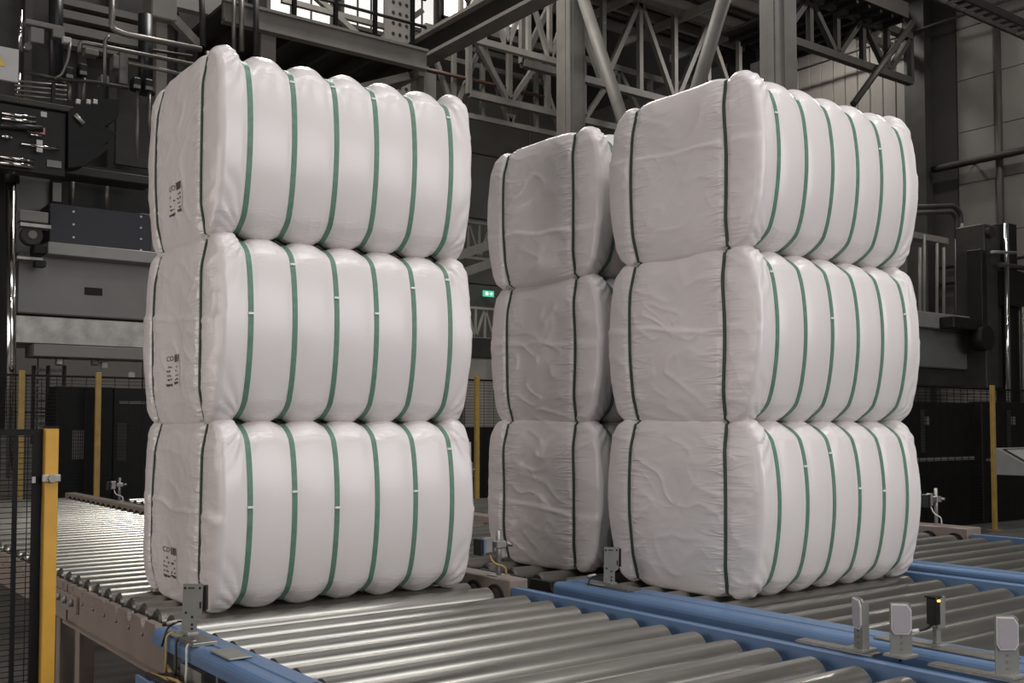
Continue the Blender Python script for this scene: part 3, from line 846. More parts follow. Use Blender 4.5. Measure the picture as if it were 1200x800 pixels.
for (x0, y0, x1, y1, Y, lab, m) in ((1050, 470, 1148, 560, 9.9, 'dark long machine cabinet behind the right fence', 'press_dark'), (1151, 470, 1205, 575, 9.75, 'dark cabinet at the right edge behind the fence', 'press_dark')):
    t = thing('machine_cabinet', (at_y((x0 + x1) / 2, 500, Y).x, Y, 0), lab, 'cabinet')
    a, b = at_y(x0, 500, Y), at_y(x1, 500, Y)
    z = at_y(x0, y0, Y).z
    MB().box(a.x, Y, 0, b.x, Y + .25, z, .01).build('body', m, t)
    face(MB(), x0 + 6, 536, x1 - 6, 540, Y - .02, .03).build('ledge', 'steel_frame', t)
    face(MB(), x0 + 30, 480, x0 + 34, 530, Y - .02, .03).build('door_edge', 'steel_dark', t)
    face(MB(), x0 + 35, 488, x0 + 39, 498, Y - .03, .03).build('lever', 'galvanised', t)

# control desk
DY = 7.0
c = at_y(1186, 545, DY)
t = thing('control_desk', (c.x, DY + .2, 0), 'grey control desk with a sloping screen at the right edge', 'control desk')
x0, x1 = at_y(1203, 545, DY).x, at_y(1272, 545, DY).x
zt, zm, zb = at_y(1190, 531, DY).z, at_y(1190, 546, DY).z, at_y(1190, 558, DY).z
MB().prism([(DY, zb), (DY, zm), (DY + .42, zt + .06), (DY + .42, zb)], 'x', x0, x1).build('housing', 'desk_grey', t)
s = (zt + .06 - zm) / .42
fr = MB().prism([(DY + .05, zm + s * .05), (DY + .05, zm + s * .05 + .012), (DY + .37, zm + s * .37 + .012), (DY + .37, zm + s * .37)], 'x', x0 + .1, x1 - .08).build('screen_frame', 'press_dark', t)
MB().prism([(DY + .08, zm + s * .08), (DY + .08, zm + s * .08 + .018), (DY + .34, zm + s * .34 + .018), (DY + .34, zm + s * .34)], 'x', x0 + .15, x1 - .13).build('screen', 'screen_grey', fr)
MB().box((x0 + x1) / 2 - .06, DY + .15, 0, (x0 + x1) / 2 + .06, DY + .27, zb).build('stand', 'desk_grey', t)

# ------------------------------------------------------------------ roller conveyors
RT, RR = 0.75, 0.074            # height of the roller tops, roller radius
RZ = RT - RR
BED_M = {}


def roller_mesh(length):
    key = round(length, 3)
    if key not in BED_M:
        m = MB()
        h = length / 2
        n = 20
        for x0, r0, x1, r1 in ((-h, RR - .012, -h + .012, RR), (-h + .012, RR, h - .012, RR), (h - .012, RR, h, RR - .012)):
            m.rod((x0, 0, 0), (x1, 0, 0), r0, n, r1, caps=False)
        v = len(m.v)
        m.add([(-h, 0, 0)] + [(-h, (RR - .012) * math.cos(2 * math.pi * i / n), (RR - .012) * math.sin(2 * math.pi * i / n)) for i in range(n)], [(0, 1 + (i + 1) % n, 1 + i) for i in range(n)])
        m.add([(h, 0, 0)] + [(h, (RR - .012) * math.cos(2 * math.pi * i / n), (RR - .012) * math.sin(2 * math.pi * i / n)) for i in range(n)], [(0, 1 + i, 1 + (i + 1) % n) for i in range(n)])
        m.rod((-h - .055, 0, 0), (-h, 0, 0), .02, 8)
        m.rod((h, 0, 0), (h + .055, 0, 0), .02, 8)
        me = m.mesh('roller')
        me.materials.append(M['roller_steel'])
        BED_M[key] = me
    return BED_M[key]


def notched(y0, y1, ztop, zbot, rows, r):
    """side-plate outline (y, z) with half-round notches where the roller shafts lie"""
    pts = [(y0, zbot), (y0, ztop)]
    for y in sorted(rows):
        if y - r > y0 and y + r < y1:
            pts += [(y - r, ztop)] + [(y + r * math.cos(R(a)), ztop - 1.3 * r * math.sin(R(a))) for a in range(150, 0, -30)] + [(y + r, ztop)]
    return pts + [(y1, ztop), (y1, zbot)]


def conveyor(name, label, rx0, rx1, rows, legs, group):
    t = thing(name, ((rx0 + rx1) / 2, (min(rows) + max(rows)) / 2, 0), label, 'conveyor', group)
    me = roller_mesh(rx1 - rx0)
    off = ORIGIN[t.name]
    for i, y in enumerate(rows):
        o = bpy.data.objects.new('roller', me)
        COL.objects.link(o)
        o.parent = t
        o.location = Vector(((rx0 + rx1) / 2, y, RZ)) - off
        o.rotation_euler.x = random.uniform(0, 6.28)
    for (x, y, w) in legs:
        lg = MB().box(x - w / 2, y - w / 2, .012, x + w / 2, y + w / 2, .52, .004).build('leg', 'taupe_paint', t)
        MB().box(x - w, y - w, 0, x + w, y + w, .012).build('foot_plate', 'shaft_steel', lg)
    return t


def blue_rail(t, x_in, x_out, y0, y1, part='side_rail'):
    """blue bent-sheet rail: flat top, crease, rounded outer edge"""
    s = 1 if x_out > x_in else -1
    w = abs(x_out - x_in)
    r = .035
    top = .762
    c = (x_out - s * r, top - r)
    prof = [(x_in, .52), (x_in, top), (x_in + s * w * .45, top), (x_in + s * (w * .45 + .004), top - .006), (x_in + s * (w * .45 + .012), top - .004)]
    prof += [(c[0] + s * r * math.sin(R(a)), c[1] + r * math.cos(R(a))) for a in (0, 22, 45, 67, 90)]
    prof += [(x_out, .69), (x_out - s * .012, .685), (x_out - s * .012, top - .03), (x_in + s * .03, top - .03), (x_in + s * .03, .52)]
    return MB().prism(prof, 'y', y0, y1).build(part, 'blue_paint', t)


PITCH = .2165
rowsA1 = [4.70 - i * PITCH for i in range(17)]
rowsA2 = [5.06 + i * .2195 for i in range(45)]
SPLIT = 4.90

# conveyor under and behind the left stack
A1 = conveyor('roller_conveyor', 'blue-railed roller conveyor running out of the bottom edge before left stack', 1.80, 3.615, rowsA1, [(1.72, 4.3, .09), (1.72, 2.2, .09), (3.70, 4.3, .09), (3.70, 2.2, .09)], 'roller conveyors')
blue_rail(A1, 1.765, 1.60, 1.05, 4.93)
blue_rail(A1, 3.665, 3.755, 1.05, SPLIT)
tr = MB().box(1.47, 1.05, .55, 1.65, 4.75, .562).box(1.47, 1.05, .55, 1.482, 4.75, .60).build('cable_tray', 'blue_paint', A1)
for k in range(9):
    x = 1.50 - k * .009 + k * .026
    pts = [(x, 1.05, .575)]
    for j in range(1, 25): pts.append((x + random.uniform(-.014, .014), 1.05 + j * .152, .575 + random.uniform(0, .055)))
    MB().tube(pts, random.choice((.008, .011)), 6).build('tray_cable', random.choice(('cable_black', 'cable_tan', 'cable_black')), tr)
MB().box(1.62, 4.05, .764, 1.72, 4.26, .772, .003).build('cover_plate', 'bracket_grey', A1)
MB().rod((1.69, 3.42, .762), (1.69, 3.42, .79), .012, 8).rod((1.715, 3.40, .762), (1.715, 3.40, .785), .012, 8).build('cable_gland', 'cable_black', A1)
for k in range(3):
    y = 4.72 - k * .13
    MB().tube(bend([(1.635, y, .775), (1.59, y - .01, .765), (1.585, y - .03, .68), (1.57, y - .06, .60)], .03), .0055, 6).build('drop_cable', ('cable_tan', 'cable_black', 'cable_white')[k], A1)
MB().box(1.60, 4.30, .60, 1.66, 4.55, .67).build('terminal_box', 'bracket_grey', A1)
for k in range(4): MB().bar((1.64, 4.2 - k * .55, .55), (1.64, 4.2 - k * .55, .72), .02).build('tray_bracket', 'bracket_grey', A1)

A2 = conveyor('roller_conveyor', 'taupe-railed long roller conveyor carrying the left bale stack', 1.80, 3.615, rowsA2, [(1.70, 6.9, .085), (1.70, 6.45, .085), (1.70, 9.6, .085), (1.70, 12.4, .085), (3.73, 5.2, .085), (3.73, 8.4, .085), (3.73, 11.6, .085), (3.73, 14.4, .085), (1.70, 5.0, .085)], 'roller conveyors')
rl = MB().prism(notched(4.93, 6.70, .745, .52, rowsA2, .034), 'x', 1.665, 1.70).build('side_plate', 'taupe_paint', A2)
MB().box(1.635, 4.93, .52, 1.665, 6.70, .535).build('bottom_lip', 'taupe_paint', rl)
rl2 = MB().prism(notched(6.74, 15.0, .745, .52, rowsA2, .034), 'x', 1.665, 1.70).build('side_plate', 'taupe_paint', A2)
bolt = MB().rod((-.010, 0, 0), (0, 0, 0), .011, 8).mesh('bolt')
bolt.materials.append(M['galvanised'])
for y in rowsA2[:30]:
    o = bpy.data.objects.new('bolt', bolt)
    COL.objects.link(o)
    par = rl if y < 6.72 else rl2
    o.parent = par
    o.location = Vector((1.665, y, .672)) - ORIGIN[par.name]
MB().box(1.645, 6.45, .60, 1.665, 7.05, .70, .004).build('splice_plate', 'taupe_paint', A2)
for k in range(4):
    MB().rod((1.62, 6.52 + k * .15, .66), (1.645, 6.52 + k * .15, .66), .022, 10).build('splice_bolt', 'galvanised', A2)
rr = MB().box(3.665, SPLIT + .02, .52, 3.80, 15.0, .80, .006).build('box_rail', 'taupe_paint', A2)
ring = MB()
for i in range(14): pass
rg = MB()
prev = None
n = 20
vv, fcs = [], []
for i in range(n):
    a = 2 * math.pi * i / n
    for rad in (RR - .006, RR + .014):
        vv.append((0, rad * math.cos(a), rad * math.sin(a)))
        vv.append((-.012, rad * math.cos(a), rad * math.sin(a)))
for i in range(n):
    j = (i + 1) % n
    fcs += [(4 * i + 1, 4 * i + 3, 4 * j + 3, 4 * j + 1), (4 * i + 2, 4 * j + 2, 4 * j + 3, 4 * i + 3), (4 * i, 4 * i + 1, 4 * j + 1, 4 * j)]
rg.add(vv, fcs)
rgm = rg.mesh('end_shade_ring')  # dark ring painted for the shade around the roller ends
rgm.materials.append(M['hole_shade'])


def rings(par, x, rows):
    for y in rows:
        o = bpy.data.objects.new('end_shade_ring', rgm)
        COL.objects.link(o)
        o.parent = par
        o.location = Vector((x, y, RZ)) - ORIGIN[par.name]


rings(rr, 3.665, rowsA2)
MB().box(1.75, 5.6, .52, 3.66, 5.7, .56).box(1.75, 8.6, .52, 3.66, 8.7, .56).box(1.75, 11.6, .52, 3.66, 11.7, .56).build('cross_tie', 'taupe_paint', A2)
MB().box(1.75, 3.0, .52, 3.66, 3.1, .56).box(1.75, 1.4, .52, 3.66, 1.5, .56).build('cross_tie', 'blue_paint', A1)

# conveyor under the middle and right stacks
rowsB1 = [4.72 - i * .2135 for i in range(17)]
rowsB2 = [5.08 + i * .29 for i in range(32)]
B1 = conveyor('roller_conveyor', 'blue-railed roller conveyor carrying the right bale stack', 4.29, 6.03, rowsB1, [(4.15, 4.4, .09), (4.15, 2.2, .09), (6.14, 4.4, .09), (6.14, 2.2, .09)], 'roller conveyors')
blue_rail(B1, 4.25, 4.0, 1.2, 4.93)
blue_rail(B1, 6.08, 6.20, 1.2, SPLIT)
MB().box(4.25, 3.0, .52, 6.08, 3.1, .56).build('cross_tie', 'blue_paint', B1)
B2 = conveyor('roller_conveyor', 'taupe notched-rail roller conveyor carrying the middle bale stack', 4.22, 6.03, rowsB2, [(4.15, 5.3, .085), (4.15, 8.4, .085), (4.15, 11.6, .085), (6.14, 5.3, .085), (6.14, 8.4, .085), (6.14, 11.6, .085)], 'roller conveyors')
MB().prism(notched(4.96, 14.2, .725, .52, rowsB2, .05), 'x', 4.13, 4.165).build('side_plate', 'steel_dark', B2)
MB().box(6.08, SPLIT + .02, .52, 6.2, 14.2, .80, .006).build('box_rail', 'taupe_paint', B2)
MB().box(4.17, 6.6, .52, 6.08, 6.7, .56).box(4.17, 9.6, .52, 6.08, 9.7, .56).build('cross_tie', 'taupe_paint', B2)

# conveyor at the far right
rowsC1 = [4.78 - i * .235 for i in range(15)]
rowsC2 = [5.06 + i * .25 for i in range(26)]
C1 = conveyor('roller_conveyor', 'blue-railed empty roller conveyor at the right edge beyond the right stack', 6.74, 8.585, rowsC1, [(6.6, 4.4, .09), (6.6, 2.2, .09), (8.7, 4.4, .09), (8.7, 2.2, .09)], 'roller conveyors')
blue_rail(C1, 6.68, 6.50, 1.3, 4.93)
blue_rail(C1, 8.64, 8.75, 1.3, SPLIT)
MB().box(6.68, 3.0, .52, 8.64, 3.1, .56).build('cross_tie', 'blue_paint', C1)
C2 = conveyor('roller_conveyor', 'taupe-railed empty roller conveyor farthest right behind the right stack', 6.74, 8.585, rowsC2, [(6.6, 5.3, .085), (6.6, 8.4, .085), (8.72, 5.3, .085), (8.72, 8.4, .085)], 'roller conveyors')
MB().box(6.56, SPLIT + .02, .52, 6.68, 11.4, .74, .006).build('box_rail', 'taupe_paint', C2)
rc = MB().box(8.64, SPLIT + .04, .52, 8.86, 11.4, .81, .008).build('box_rail', 'taupe_paint', C2)
rings(rc, 8.64, rowsC2)
MB().box(6.68, 7.0, .52, 8.64, 7.1, .56).build('cross_tie', 'taupe_paint', C2)


# ------------------------------------------------------------------ bales
def hash3(ix, iy, iz, seed):
    h = (ix.astype(np.int64) * 374761393 + iy.astype(np.int64) * 668265263 + iz.astype(np.int64) * 2147483647 + seed * 1274126177) & 0xffffffff
    h = ((h ^ (h >> 13)) * 1274126177) & 0xffffffff
    h = h ^ (h >> 16)
    return (h & 0xffff) / 32767.5 - 1.0


def noise3(x, y, z, seed=0):
    ix, iy, iz = np.floor(x), np.floor(y), np.floor(z)
    fx, fy, fz = x - ix, y - iy, z - iz
    fx, fy, fz = [t * t * t * (t * (t * 6 - 15) + 10) for t in (fx, fy, fz)]
    out = 0
    for a in (0, 1):
        for b in (0, 1):
            for c in (0, 1):
                w = (fx if a else 1 - fx) * (fy if b else 1 - fy) * (fz if c else 1 - fz)
                out = out + w * hash3(ix + a, iy + b, iz + c, seed)
    return out


def smooth(e0, e1, x):
    t = np.clip((x - e0) / (e1 - e0), 0, 1)
    return t * t * (3 - 2 * t)


BA, BB, BC = .758, .530, .492          # half length, depth and height of the block before it bulges
R1, R2 = .120, .026
XS = np.array([-.61, -.366, -.122, .122, .366, .61])
YC = .355
SWH = .016                             # half strap width


def shape(P, n, ws, we, seed, wr=1.0, fold=.0, top=1.0):
    """displace points of the plain rounded block into a strapped, bulging bale"""
    x, y, z = P[..., 0], P[..., 1], P[..., 2]
    nx, ny, nz = n[..., 0], n[..., 1], n[..., 2]
    Y, Z = np.clip(y / BB, -1, 1), np.clip(z / BC, -1, 1)
    ax = np.abs(x)
    # lobes between the straps
    d = np.min(np.abs(ax[..., None] - np.abs(XS[:3])), axis=-1)
    inner = ax < .61
    u = np.clip((d - SWH - .004) / (.122 - SWH - .004), 0, 1)
    lobe_in = 1 - (1 - u) ** 2.3
    v = np.clip((ax - .61 - SWH) / (BA - .61 - .01), 0, 1)
    lobe_out = 1 - (1 - np.clip((ax - .61 - SWH) / .075, 0, 1)) ** 2.4
    lobe = np.where(inner, lobe_in, lobe_out)
    edge = smooth(.45, 1.0, np.abs(Z))
    lamp = .009 + .036 * edge * edge * np.where(z > 0, top, .62)
    disp = ws * lamp * (lobe - 1)
    # bulging sides
    disp += ws * np.abs(nz) * .012 * (1 - Y * Y)
    disp += we * .034 * (1 - Y ** 6) * (1 - np.abs(Z) ** 5)
    # cross straps along the length
    dy = np.maximum(np.abs(np.abs(y) - YC) - .009, 0)
    g = np.exp(-(dy / .018) ** 2) * .65 + np.exp(-(dy / .06) ** 2) * .35
    disp -= we * .008 * g * smooth(1.02, .75, np.abs(Z)) + we * .020 * g * smooth(.6, 1.0, np.abs(Z))
    disp -= ws * np.abs(nz) * g * (.012 + .024 * np.exp(-np.maximum(BA - ax, 0) / .10))
    # pulled-up ear at the upper corner nearest the ends
    ear = smooth(.615, .665, ax) * (1 - .75 * smooth(.70, BA, ax)) * ws * smooth(.45, .9, np.abs(Y)) * smooth(.55, 1, np.abs(Z))
    disp += ear * np.where(z > 0, .022, .006) * (.6 + .4 * np.abs(nz))
    if wr > 0:
        disp0 = disp.copy()
        # slow dents
        disp += wr * (we * .010 + ws * .004) * noise3(x * 2.1 + 5, y * 3.1, z * 3.1, seed)
        # film wrinkles on the ends: pulled folds and fine creases
        wy = y + .10 * noise3(y * 4, z * 4, x * 0 + 3.3, seed + 1)
        wz = z + .10 * noise3(y * 4, z * 4, x * 0 + 9.1, seed + 2)
        c1 = 1 - np.abs(noise3(wy * 3.4 + wz * 4.2, wz * 7.5 - wy * 3.0, x * 0 + .5, seed + 3))
        c2 = 1 - np.abs(noise3(wy * 9 - wz * 4, wz * 11 + wy * 6, x * 0 + 1.5, seed + 4))
        disp += wr * we * (.0055 * (c1 ** 6 - .2) + .0022 * (c2 ** 5 - .25))
        near = np.exp(-dy / .07)
        sg = np.sign(y)
        pk = 1 - np.abs(noise3(z * 19 + (np.abs(y) - YC) * 9 * sg, y * 2.0, x * 0 + 7, seed + 5))
        disp += wr * we * near * .0065 * (pk ** 3 - .25) * smooth(.0, .02, dy)
        # fan of creases next to the first and last strap
        for sz in (-1, 1):
            qx, qz = ax - .615, (BC - sz * z)
            rad = np.sqrt(qx * qx + qz * qz) + 1e-4
            ang = np.arctan2(qz, qx + .02)
            w = np.exp(-rad / .20) * smooth(.02, .06, rad) * (ax > .6) * np.abs(ny) * ws
            disp += wr * w * .017 * (np.abs(np.sin(ang * 9.5 + seed + 1.3 * noise3(rad * 9, ang, x * 0, seed))) ** 1.5 - .5)
        # slight puckers on top of each lobe
        pk = 1 - np.abs(noise3(x * 14, y * 5 + 3, z * 7, seed + 6))
        disp += wr * ws * edge * .004 * (pk ** 3 - .3)
        disp += wr * ws * .0015 * noise3(x * 9, y * 5, z * 5, seed + 8)
        # the film lies still under the tight straps
        keep = np.maximum(we * smooth(.0, .02, dy), ws * smooth(SWH + .002, SWH + .03, d))
        slow = (we * .010 + ws * .004) * noise3(x * 2.1 + 5, y * 3.1, z * 3.1, seed)
        disp = disp0 + we * slow + (disp - disp0 - we * slow) * keep
        if fold != 0:
            zf = fold + .07 * y + .018 * noise3(y * 5, x * 0, x * 0, seed + 9)
            k = (zf - z)
            disp += we * smooth(.0, .02, dy) * (.007 * smooth(0, .012, k) * smooth(.9, .3, k) + .010 * np.exp(-(k / .010) ** 2))
    out = P + n * disp[..., None]
    out[..., 1] += np.sign(Y) * np.abs(Y) ** 3 * .088 * (1 - np.abs(Z - .08) ** 2.0)    # barrel-shaped long sides
    return out


def contour(N):
    """rounded-rectangle outline of the block across its length"""
    segs, out = [], []
    b, c, r = BB, BC, R1
    cs = [(b - r, c - r, 0), (-(b - r), c - r, 90), (-(b - r), -(c - r), 180), (b - r, -(c - r), 270)]
    nc = int(N * .10)
    ns = [int(N * .14), int(N * .16)] * 2
    for i, (cy, cz, a0) in enumerate(cs):
        for k in range(nc):
            a = R(a0 + 90 * k / nc)
            out.append((cy + r * math.cos(a), cz + r * math.sin(a), math.cos(a), math.sin(a)))
        ny_, nz_ = math.cos(R(a0 + 90)), math.sin(R(a0 + 90))
        c2 = cs[(i + 1) % 4]
        p = (cy + r * ny_, cz + r * nz_)
        q = (c2[0] + r * ny_, c2[1] + r * nz_)
        m = ns[i]
        for k in range(m):
            t = k / m
            out.append((p[0] + (q[0] - p[0]) * t, p[1] + (q[1] - p[1]) * t, ny_, nz_))
    return np.array(out)


CT = contour(200)
NC = len(CT)


def meridian():
    rows = []
    m_r = R2 / .5
    for k in range(46):
        m = (1 - m_r) * (k / 45) ** .75 if k else 0.004
        rows.append((-BA, m, 90.0))
    for k in range(1, 9):
        a = 90 - 90 * k / 9
        rows.append((-(BA - R2 + R2 * math.sin(R(a))), 1 - m_r * (1 - math.cos(R(a))), a))
    xs = np.linspace(-(BA - R2), BA - R2, 190)
    mid = [(x, 1.0, 0.0) for x in xs]
    right = [(-x, m, a) for x, m, a in reversed(rows)]
    return rows + mid + right


MR = meridian()


def bale_mesh(seed, fold, top):
    mr = np.array(MR)
    x, m, al = mr[:, 0], mr[:, 1], np.radians(mr[:, 2])
    sg = np.sign(x)
    P = np.zeros((len(mr), NC, 3)); n = np.zeros_like(P)
    P[..., 0] = x[:, None]
    P[..., 1] = m[:, None] * CT[None, :, 0]
    P[..., 2] = m[:, None] * CT[None, :, 1]
    n[..., 0] = (sg * np.sin(al))[:, None]
    n[..., 1] = np.cos(al)[:, None] * CT[None, :, 2]
    n[..., 2] = np.cos(al)[:, None] * CT[None, :, 3]
    ws = np.repeat(np.cos(al)[:, None], NC, 1)
    we = np.repeat(np.sin(al)[:, None], NC, 1)
    V = shape(P, n, ws, we, seed, 1.0, fold, top).reshape(-1, 3)
    V = np.concatenate([V, [V[:NC].mean(0)], [V[-NC:].mean(0)]])
    rows = len(mr)
    i = np.arange(rows - 1)[:, None] * NC
    j = np.arange(NC)[None, :]
    jn = (j + 1) % NC
    q = np.stack([i + j, i + jn, i + NC + jn, i + NC + j], -1).reshape(-1, 4)[:, ::-1]
    me = bpy.data.meshes.new('wrap')
    me.vertices.add(len(V))
    me.vertices.foreach_set('co', V.ravel())
    nq = len(q)
    k = np.arange(NC)
    kn = (k + 1) % NC
    nv = rows * NC
    caps = [np.stack([np.full(NC, nv), k, kn], -1).ravel(), np.stack([np.full(NC, nv + 1), nv - NC + kn, nv - NC + k], -1).ravel()]
    me.loops.add(nq * 4 + 6 * NC)
    me.polygons.add(nq + 2 * NC)
    me.loops.foreach_set('vertex_index', np.concatenate([q.ravel()] + caps).astype(np.int32))
    me.polygons.foreach_set('loop_start', np.concatenate([np.arange(nq) * 4, nq * 4 + 3 * np.arange(2 * NC)]).astype(np.int32))
    me.polygons.foreach_set('use_smooth', np.ones(nq + 2 * NC, dtype=bool))
    me.update(calc_edges=True)
    me.validate()
    me.materials.append(M['film'])
    return me


def ribbon(C, N_, side, half, t_out, t_in, name, mt):
    """closed flat band along points C with outward normals N_, widened along 'side'"""
    k = len(C)
    V = np.concatenate([C + N_ * t_out - side * half, C + N_ * t_out + side * half, C - N_ * t_in + side * half, C - N_ * t_in - side * half])
    f = []
    for i in range(k):
        j = (i + 1) % k
        for a in range(4):
            b = (a + 1) % 4
            f.append((a * k + i, b * k + i, b * k + j, a * k + j))
    me = bpy.data.meshes.new(name)
    me.from_pydata(V.tolist(), [], f)
    me.update()
    me.materials.append(M[mt])
    return me


def strap_mesh(xs, top):
    P = np.zeros((NC, 3)); n = np.zeros((NC, 3))
    P[:, 0] = xs; P[:, 1:] = CT[:, :2]; n[:, 1:] = CT[:, 2:]
    S = shape(P, n, np.ones(NC), np.zeros(NC), 0, 0, 0, top)
    return ribbon(S, n, np.array([1.0, 0, 0]), SWH - .002, .0035, .006, 'strap', 'strap'), S, n


def cross_mesh(yc, seed):
    b, n, ws, we = [], [], [], []
    def put(x, z, nx, nz, e):
        b.append((x, yc, z)); n.append((nx, 0, nz)); we.append(e); ws.append(math.sqrt(max(0, 1 - e * e)))
    for k in range(60): put(-(BA - R2) + 2 * (BA - R2) * k / 60, BC, 0, 1, 0)
    for k in range(8): a = R(90 * k / 8); put(BA - R2 + R2 * math.sin(a), BC - R2 + R2 * math.cos(a), math.sin(a), math.cos(a), math.sin(a))
    for k in range(50): put(BA, (BC - R2) * (1 - 2 * k / 50), 1, 0, 1)
    for k in range(8): a = R(90 * k / 8); put(BA - R2 + R2 * math.cos(a), -(BC - R2) - R2 * math.sin(a), math.cos(a), -math.sin(a), math.cos(a))
    for k in range(60): put((BA - R2) - 2 * (BA - R2) * k / 60, -BC, 0, -1, 0)
    for k in range(8): a = R(90 * k / 8); put(-(BA - R2) - R2 * math.sin(a), -(BC - R2) - R2 * math.cos(a), -math.sin(a), -math.cos(a), math.sin(a))
    for k in range(50): put(-BA, -(BC - R2) * (1 - 2 * k / 50), -1, 0, 1)
    for k in range(8): a = R(90 * k / 8); put(-(BA - R2) - R2 * math.cos(a), (BC - R2) + R2 * math.sin(a), -math.cos(a), math.sin(a), math.cos(a))
    b, n = np.array(b), np.array(n)
    S = shape(b, n, np.array(ws), np.array(we), seed, 0)
    # the wrap's own dents carry the strap with them
    S += n * (np.array(we) * (np.array(we) * .010 + np.array(ws) * .004) * noise3(b[:, 0] * 2.1 + 5, b[:, 1] * 3.1, b[:, 2] * 3.1, seed))[:, None]
    return ribbon(S, n, np.array([0, 1.0, 0]), .0095, .0075, .01, 'cross_strap', 'cross_strap')


STRAPS = {tp: [strap_mesh(x, tp) for x in XS] for tp in (1.0, .55)}
seal_me = MB().box(-.0155, -.005, -.006, .0155, .003, .006, .002).mesh('seal')
seal_me.materials.append(M['seal'])


def font_mesh(txt, size):
    cu = bpy.data.curves.new('txt', 'FONT')
    cu.body = txt
    cu.size = size
    cu.resolution_u = 3
    o = bpy.data.objects.new('txt', cu)
    COL.objects.link(o)
    dg = bpy.context.evaluated_depsgraph_get()
    me = bpy.data.meshes.new_from_object(o.evaluated_get(dg))
    v = [tuple(p.co) for p in me.vertices]
    f = [tuple(p.vertices) for p in me.polygons]
    bpy.data.objects.remove(o)
    bpy.data.meshes.remove(me)
    return v, f


def printed_label(parent, seed, fold, yl, zt, head):
    """black stencil print on the left end of a bale; u runs rightwards (towards -y), v downwards"""
    rnd = random.Random(seed)
    V, F_ = [], []
    def quad(u0, v0, u1, v1):
        nu = max(1, int((u1 - u0) / .03)); nv = max(1, int((v1 - v0) / .03))
        for i in range(nu):
            for j in range(nv):
                a0, a1 = u0 + (u1 - u0) * i / nu, u0 + (u1 - u0) * (i + 1) / nu
                b0, b1 = v0 + (v1 - v0) * j / nv, v0 + (v1 - v0) * (j + 1) / nv
                k = len(V)
                V.extend([(a0, b0), (a1, b0), (a1, b1), (a0, b1)])
                F_.append((k, k + 1, k + 2, k + 3))
    def text(s, u, v, size):
        tv, tf = font_mesh(s, size)
        k = len(V)
        V.extend([(u + p[0] * 1.25, v + size * .72 - p[1]) for p in tv])
        F_.extend([tuple(i + k for i in f) for f in tf])
    text(head, 0, 0, .062)
    u = .135
    while u < .215:
        w = rnd.choice((.006, .010, .016))
        quad(u, -.005, u + w, .058); u += w + rnd.choice((.004, .007))
    for r in range(4):
        v0 = .085 + r * .037
        for (ua, ub) in ((0, .09), (.135, .20)):
            uu = ua + rnd.uniform(0, .02)
            while uu < ub:
                w = rnd.uniform(.006, .018)
                if rnd.random() < .62: quad(uu, v0 + rnd.uniform(0, .01), uu + w, v0 + .008 + rnd.uniform(.004, .012))
                uu += w + .006
    for ua, ub, v0 in ((0, .10, .24), (.14, .20, .225)):
        uu = ua
        while uu < ub:
            w = rnd.uniform(.010, .022)
            quad(uu, v0, uu + w, v0 + rnd.uniform(.016, .028)); uu += w + .004
    quad(.235, .03, .2385, .275)
    P = np.array([(-BA, yl - a * .95, zt - b * .64) for a, b in V])
    n = np.zeros_like(P); n[:, 0] = -1
    S = shape(P, n, np.zeros(len(P)), np.ones(len(P)), seed, 1.0, fold) + n * .0035
    me = bpy.data.meshes.new('printed_label')
    me.from_pydata(S.tolist(), [], F_)
    me.update()
    me.materials.append(M['ink'])
    o = bpy.data.objects.new('printed_label', me)
    COL.objects.link(o)
    o.parent = parent
    o['label'] = 'black stencilled code block with bars'
    o['kind'] = 'stuff'
    return o


def bale(loc, rz, seed, fold, label, group, print_at=None, top=.55, tilt=(0, 0), scale=(1, 1, 1)):
    t = thing('fibre_bale', loc, label, 'bale', group)
    t.rotation_euler = (tilt[0], tilt[1], rz)
    t.scale = scale
    up = Vector((0, 0, BC))
    def child(name, me, par=t, at=up):
        o = bpy.data.objects.new(name, me)
        COL.objects.link(o)
        o.parent = par
        o.location = at
        return o
    child('wrap', bale_mesh(seed, fold, top))
    rnd = random.Random(seed)
    for i, (me, S, n) in enumerate(STRAPS[top]):
        s = child('strap', me)
        hits = [k for k in range(NC) if n[k][1] < -.6 and .02 < S[k][2] < .40]
        if rnd.random() < .35: continue
        k = hits[rnd.randrange(len(hits))]
        q = child('seal', seal_me, s, Vector(S[k]) + Vector(n[k]) * .005)
        q.rotation_euler.x = math.atan2(n[k][2], -n[k][1]) * -1
    for yc in (-YC, YC):
        child('cross_strap', cross_mesh(yc, seed))
    if print_at:
        p = printed_label(t, seed, fold, print_at[0], print_at[1], 'CO')
        p.location = up
    return t


LX, LY, RX, RY, MX, MY = 2.735, 5.655, 5.195, 4.315, 5.215, 5.65
Z1, Z2, Z3 = RT, 1.712, 2.685
G1, G2, G3 = 'bales of the left stack', 'bales of the right stack', 'bales of the middle stack'
bale((LX, LY, Z1), R(-.3), 11, .02, 'white plastic-wrapped bale at the bottom of the left stack', G1, (.14, -.20))
bale((LX - .01, LY + .01, Z2), R(.2), 12, .08, 'white plastic-wrapped bale in the middle of the left stack', G1, (.11, -.12))
bale((LX - .01, LY, Z3), R(-1.0), 13, .0, 'white plastic-wrapped bale on top of the left stack', G1, (.11, -.15), top=1.0)
bale((RX, RY, Z1), R(.3), 21, .0, 'white plastic-wrapped bale at the bottom of the right stack', G2)
bale((RX + .01, RY, Z2), R(-.2), 22, .06, 'white plastic-wrapped bale in the middle of the right stack', G2)
bale((RX + .01, RY - .01, Z3), R(.5), 23, .13, 'white plastic-wrapped bale on top of the right stack', G2, top=1.0)
bale((MX, MY, Z1), R(.8), 31, -.10, 'white plastic-wrapped bale at the bottom of the middle stack', G3)
